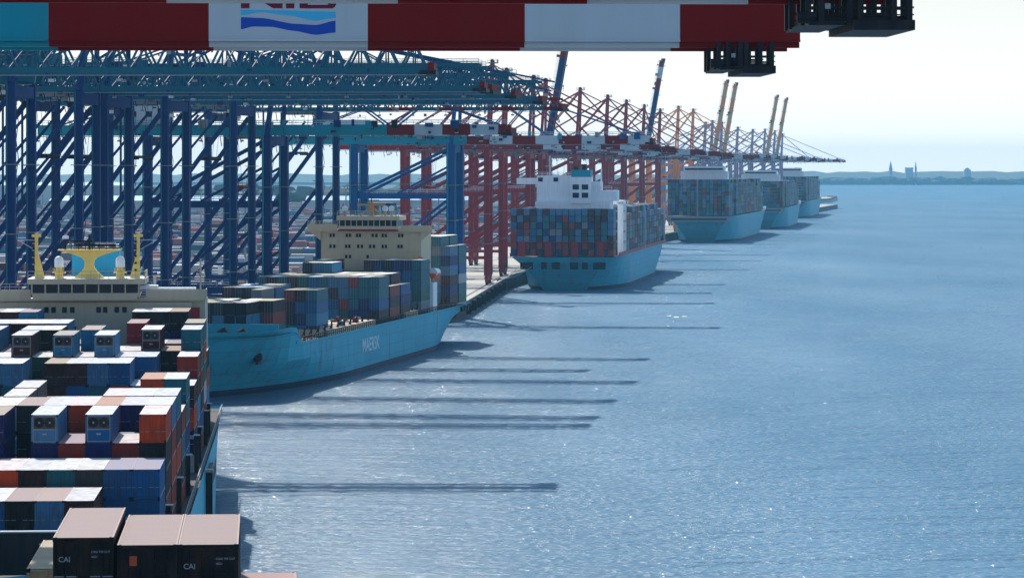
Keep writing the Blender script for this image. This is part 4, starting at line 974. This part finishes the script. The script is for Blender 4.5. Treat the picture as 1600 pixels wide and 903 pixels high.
# breakwater / bulwark edge and anchor
m = MB(); m.box(-13, 12.5, 33.2, 33.6, 10, 14.2, 'hull'); m.build('breakwater', r2)
def side_pt(u, t):   # point on starboard hull surface of ship 2
    best = min(rings2, key=lambda r: abs(r[4][1] - u)); a_, b_ = best[3], best[5]
    s_ = t; return (a_[0] + (b_[0] - a_[0]) * s_, u, a_[2] + (b_[2] - a_[2]) * s_)
pa = side_pt(18, .45); m = MB(); m.ball((pa[0] + .1, pa[1], pa[2]), 1.1, 'dark'); m.beam((pa[0] + .3, pa[1] - 1.4, pa[2] - 1.2), (pa[0] + .3, pa[1] + 1.4, pa[2] - 1.2), .6, .6, 'dark'); m.build('anchor', r2)
t2 = text('MAERSK', 4.4, r2, (16.14, 104, 4.6), (R(90), 0, R(90)), mat='fadedletter', ext=.03, sx=1.25)
m = MB()
for y in (243, 247, 251): m.box(15.2, 15.9, y, y + 1.8, 8.3, 9.6, 'dark')
m.build('mooring_opening', r2)

# ------------------------------------------------------------------ yard: straddle carriers, sheds, light masts
def straddle(name='straddle_carrier'):
    r = empty(name)
    for x in (-2.4, 2.4):
        m = MB(); m.box(x - .5, x + .5, -5, 5, 1.2, 2.0, 'navy'); m.build('wheel_beam', r)
        for y in (-4.4, -1.6, 1.6, 4.4):
            m = MB(); m.cyl((x - .3, y, .75), (x + .3, y, .75), .75, 'dark', n=12); m.build('wheel', r)
        for y in (-4.2, 4.2):
            m = MB(); m.box(x - .3, x + .3, y - .3, y + .3, 2, 13.4, 'white'); m.build('leg', r)
    m = MB(); m.box(-2.8, 2.8, -5, -3.4, 13.4, 14.2, 'navy'); m.box(-2.8, 2.8, 3.4, 5, 13.4, 14.2, 'navy')
    for x in (-2.4, 2.4): m.box(x - .35, x + .35, -3.4, 3.4, 13.4, 14.2, 'navy')
    m.box(-1.8, 1.8, -3.2, 0, 14.2, 15.6, 'grey'); m.rail([(-2.8, -5, 14.2), (2.8, -5, 14.2)], 1.1, 'white', 1.4, .1); m.build('top_frame', r)
    m = MB(); m.box(-2.7, -1.2, -6.4, -5, 11.2, 13.2, 'white'); m.box(-2.6, -1.3, -6.45, -6.4, 11.6, 12.8, 'glass'); m.build('cab', r)
    m = MB(); m.box(-1.1, 1.1, -3, 3, 8.4, 8.9, 'yellow')
    for a_ in (-1, 1):
        for b_ in (-3, 3): m.beam((a_, b_ * .9, 8.9), (a_, b_ * .9, 13.4), .08, .08, 'dark')
    m.build('spreader', r)
    return r
s0 = straddle()
sp = [(1180, -14, 'straddle carrier on the pale apron behind the wide navy crane leg'), (1225, -18, 'straddle carrier parked between the red crane legs on the quay'),
      (1120, -24, 'straddle carrier closest to the tan bridge ship on the quay apron'), (1300, -40, 'straddle carrier under the girder of the first red crane'),
      (1000, -52, 'straddle carrier inland of the tan bridge house among navy legs'), (900, -48, 'straddle carrier behind the bow containers of the tan bridge ship')]
for i, (D, off, lab) in enumerate(sp):
    o = s0 if i == 0 else copy_tree(s0); o.location = (rail_x(D) + off, D, QZ + .0); o.rotation_euler = (0, 0, random.choice((.1, -.16, 1.57))); tag(o, lab, 'straddle carrier', 'straddle carriers on the quay')

random.seed(5)
sheds = [(-420, 1750, 130, 50, 13, 'long pale warehouse with blue roof seen between the navy crane legs'),
         (-760, 2300, 160, 60, 14, 'pale warehouse with blue roof farther inland beyond the yard'.replace('farther', 'further')),
         (-300, 2900, 190, 60, 16, 'broad blue roofed shed behind the lattice boom cranes'),
         (-120, 3300, 160, 50, 13, 'low pale shed beyond the yard behind the tan bridge'),
         (-1150, 3900, 260, 80, 20, 'large distant hall at the edge of the yard'),
         (-560, 4100, 180, 60, 24, 'tall distant cold store at the far edge of the yard')]
for (X, D, L_, W_, H_, lab) in sheds:
    r = empty('warehouse', (X, D, QZ)); tag(r, lab, 'warehouse', 'warehouses inland of the yard')
    m = MB(); m.box(-L_ / 2, L_ / 2, 0, W_, 0, H_, 'building'); m.build('wall', r)
    m = MB(); hw = W_ / 2 + 1
    m.poly([(-L_ / 2 - 1, -1, H_), (L_ / 2 + 1, -1, H_), (L_ / 2 + 1, hw, H_ + 4), (-L_ / 2 - 1, hw, H_ + 4), (-L_ / 2 - 1, W_ + 1, H_), (L_ / 2 + 1, W_ + 1, H_)], [(0, 1, 2, 3), (3, 2, 5, 4), (0, 3, 4), (1, 5, 2)], 'roofblue'); m.build('roof', r)
    for k in range(int(L_ / 22)):
        m = MB(); x = -L_ / 2 + 8 + k * 22; m.box(x, x + 6, -.15, -.02, 0, 6, 'dark'); m.build('door', r)
lm = MB(); lm.cyl((0, 0, 0), (0, 0, 34), .5, 'steel', .25); lm.build
l0 = empty('light_mast'); lm.build('pole', l0); m = MB(); m.cyl((0, 0, 34), (0, 0, 34.6), 2.2, 'steel', n=12)
for k in range(8): a_ = k * pi / 4; m.box(2 * cos(a_) - .35, 2 * cos(a_) + .35, 2 * sin(a_) - .35, 2 * sin(a_) + .35, 33.3, 34, 'white')
m.build('lamp_ring', l0)
i = 0
for D in (1150, 1500, 1900, 2400, 3000):
    for X in (-90, -210, -330, -450):
        o = l0 if i == 0 else copy_tree(l0); i += 1
        o.location = (rail_x(D) + X * (D / 1500) ** .5, D + (i % 3) * 20, QZ); tag(o, 'tall grey light mast with a ring of lamps in the container yard', 'light mast', 'light masts over the yard')

# trees behind the yard, as one far mass
def foliage_mass(name, x0, x1, D, z0, hmin, hmax, depth, label, step=14):
    m = MB(); x = x0
    while x < x1:
        h_ = random.uniform(hmin, hmax); r_ = random.uniform(.5, 1.1) * step
        for q in range(3):
            c = Vector((x + random.uniform(-r_, r_), D + random.uniform(0, depth), z0 + h_ * random.uniform(.35, .8)))
            n = 7; pts = []; 
            for a_ in range(n):
                for b_ in (-.5, .1, .6):
                    rr_ = r_ * sqrt(max(.05, 1 - b_ * b_)) * random.uniform(.8, 1.2); t = 2 * pi * a_ / n; pts.append((c.x + rr_ * cos(t), c.y + rr_ * sin(t), c.z + b_ * h_ * .45 * random.uniform(.8, 1.2)))
            pts.append((c.x, c.y, z0 + h_ * random.uniform(.85, 1.05))); e = len(pts) - 1
            fs = []
            for a_ in range(n):
                b_ = (a_ + 1) % n
                fs += [(a_ * 3, b_ * 3, b_ * 3 + 1, a_ * 3 + 1), (a_ * 3 + 1, b_ * 3 + 1, b_ * 3 + 2, a_ * 3 + 2), (a_ * 3 + 2, b_ * 3 + 2, e)]
            m.poly(pts, fs, 'land')
        x += step * .7
    o = m.build(name); tag(o, label, 'trees', None, 'stuff'); return o
foliage_mass('woods', -2600, 150, 4150, QZ, 14, 26, 60, 'dark line of woods behind the container yard', 22)
# distant land on both banks
def land(name, pts, D, depth):
    m = MB(); n = len(pts)
    V = [(x, D, -1) for x, h_ in pts] + [(x, D, h_ * .25) for x, h_ in pts] + [(x, D + depth * .5, h_) for x, h_ in pts] + [(x, D + depth, 0) for x, h_ in pts]
    F = [(i + k * n, i + 1 + k * n, i + 1 + (k + 1) * n, i + (k + 1) * n) for i in range(n - 1) for k in range(3)]
    m.poly(V, F, 'land'); tag(m.build(name), kind='structure')
random.seed(11)
pts = []; x = -6000
while x < 3400: pts.append((x, 38 + 8 * random.random() + (-6 if x < 1000 else 2))); x += 45
land('hills', pts, 11500, 900)
foliage_mass('far_woods', 400, 3000, 11480, 3, 14, 26, 30, 'hazy line of trees along the far shore across the river', 26)
land('terrain', [(-6500, 5), (-3000, 6), (-1000, 5), (100, 5), (380, 3), (410, 1)], 4190, 7250)
# towers on the far shore
def P3(px, py, D): return ((px - 800) / 5300 * D, D, HC - (py - 268) / 5300 * D)
D = 11500
def spire(px, top, w_, label, name='church_tower', cat='church tower'):
    x, y, z = P3(px, top, D); r = empty(name, (x, y, 0)); tag(r, label, cat)
    m = MB(); m.box(-w_ / 2, w_ / 2, 0, w_, 0, z * .62, 'building'); m.build('tower', r)
    m = MB(); m.cyl((0, w_ / 2, z * .62), (0, w_ / 2, z), w_ * .7, 'roofblue', .4, 8); m.build('spire', r)
spire(1392, 252, 10, 'slim pointed spire rising above the far shore trees')
spire(1431, 252, 6, 'thinner spire beside the broad block on the far shore')
x, y, z = P3(1421, 263, D); r = empty('storage_block', (x, y, 0)); tag(r, 'broad hazy block between the two spires on the far shore', 'building'); m = MB(); m.box(-13, 13, 0, 20, 0, z, 'building'); m.build('wall', r); m = MB(); m.box(-14, 14, -1, 21, z, z + 2, 'roofblue'); m.build('roof', r)
x, y, z = P3(1512, 263, D); r = empty('domed_building', (x, y, 0)); tag(r, 'small domed building alone on the far shore', 'building'); m = MB(); m.box(-11, 11, 0, 22, 0, z - 5, 'building'); m.build('wall', r); m = MB(); m.ball((0, 11, z - 6), 8, 'roofblue', 12, 8); m.build('dome', r)
# pier head past the last ship
m = MB(); D = 5400
pp = [(395, 4700), (470, 5000), (526, 5480), (520, 5560), (380, 5500), (250, 5300), (250, 4700)]
m.poly([(x, y, 4) for x, y in pp] + [(x, y, -1) for x, y in pp], [tuple(range(7))] + [(i, (i + 1) % 7, 7 + (i + 1) % 7, 7 + i) for i in range(7)], 'concrete')
for a_, b_ in zip(pp, pp[1:4]): m.beam((a_[0] - 2, a_[1], 5), (b_[0] - 2, b_[1], 5), 2.5, 2.4, 'quaywall')
o = m.build('pier', None, True); tag(o, 'pale low pier head curving out beyond the last ship', 'pier')
random.seed(13)
# white scrap of foam on open water
fm = bpy.data.materials.new('foam_white'); fm.use_nodes = True; fm.node_tree.nodes['Principled BSDF'].inputs['Base Color'].default_value = (.4, .45, .5, 1); M['foam'] = fm
m = MB()
for px, py, w_, h_ in ((1046, 494, 1.0, .35), (1057, 496, 1.2, .4), (1069, 495, 1.1, .3), (1052, 503, .4, .2), (1044, 510, .4, .2)):
    D = HC / (py - 268) * 5300; X = (px - 800) / 5300 * D; n = 9
    m.poly([(X + w_ * cos(2 * pi * i / n) * random.uniform(.5, 1.2), D + 9 * h_ * sin(2 * pi * i / n) * random.uniform(.5, 1.2), .12) for i in range(n)], [tuple(range(n))], 'foam')
tag(m.build('foam'), 'scrap of white foam floating on open water beyond the crane shadows', 'foam', None, 'stuff')

def rope(a, b, sag, label):
    m = MB(); a = Vector(a); b = Vector(b); n = 10; pr = a
    for i in range(1, n + 1):
        t = i / n; p_ = a.lerp(b, t) - Vector((0, 0, sag * 4 * t * (1 - t))); m.cyl(pr, p_, .09, 'grey', n=5); pr = p_
    tag(m.build('mooring_rope'), label, 'rope', 'mooring ropes')
for i, (dx, dd) in enumerate(((0, 0), (1.5, 2), (5, 4))):
    D_ = 1262 + 9 * i
    rope((S3[0] - 17 + dx, 1306.5, 9.3), (rail_x(D_) + 2.2, D_, QZ + .5), 1.2, ['slack grey rope from the white bridge ship stern down to the quay, longest of three', 'middle grey rope running from the white bridge ship stern to the quay', 'grey rope from the white bridge ship stern, shortest of the three'][i])
    bo = MB(); bo.cyl((0, 0, 0), (0, 0, .5), .35, 'dark', .28); bo.cyl((0, 0, .5), (0, 0, .75), .45, 'dark', .4); o = bo.build('bollard'); o.location = (rail_x(D_) + 2.2, D_, QZ)
    tag(o, 'black mooring bollard on the quay edge holding a rope of the white bridge ship', 'bollard', 'bollards at the quay edge')
def van(x, y, rz, col, label):
    r = empty('parked_van', (x, y, QZ), rz); tag(r, label, 'van', 'vans on the quay')
    m = MB(); m.prism([(-2.6, .4), (2.6, .4), (2.6, 1.2), (1.9, 1.45), (1.3, 2.2), (-2.6, 2.3)], -.95, .95, col); m.build('body', r, True)
    m = MB(); m.prism([(1.95, 1.46), (1.34, 2.12), (1.30, 2.12), (1.91, 1.46)], -.8, .8, 'glass'); m.box(.2, 1.2, -.97, -.955, 1.45, 2.0, 'glass'); m.box(.2, 1.2, .955, .97, 1.45, 2.0, 'glass'); m.build('window', r, True)
    for a_ in (-1.7, 1.7):
        for b_ in (-.9, .9): m = MB(); m.cyl((a_, b_ - .12, .36), (a_, b_ + .12, .36), .36, 'dark', n=12); m.build('wheel', r)
van(rail_x(1090) - 7, 1090, 1.4, 'white', 'white van parked on the apron beside the wide blue crane leg')
van(rail_x(1150) - 8, 1150, 1.4, 'yellow', 'yellow van driving on the pale apron before the red crane legs')

# ------------------------------------------------------------------ haze
hz = MB(); hz.box(-7000, 7000, -700, 14500, -3.5, 150, 'white'); 
hm = bpy.data.materials.new('haze_air'); hm.use_nodes = True; n_ = hm.node_tree; n_.nodes.remove(n_.nodes['Principled BSDF'])
pv = n_.nodes.new('ShaderNodeVolumePrincipled'); pv.inputs['Color'].default_value = (.25, .62, .90, 1); pv.inputs['Density'].default_value = 5.2e-5; pv.inputs['Anisotropy'].default_value = 0.0
n_.links.new(pv.outputs[0], n_.nodes['Material Output'].inputs['Volume'])
ho = hz.build('haze'); ho.data.materials.clear(); ho.data.materials.append(hm); ho['kind'] = 'stuff'
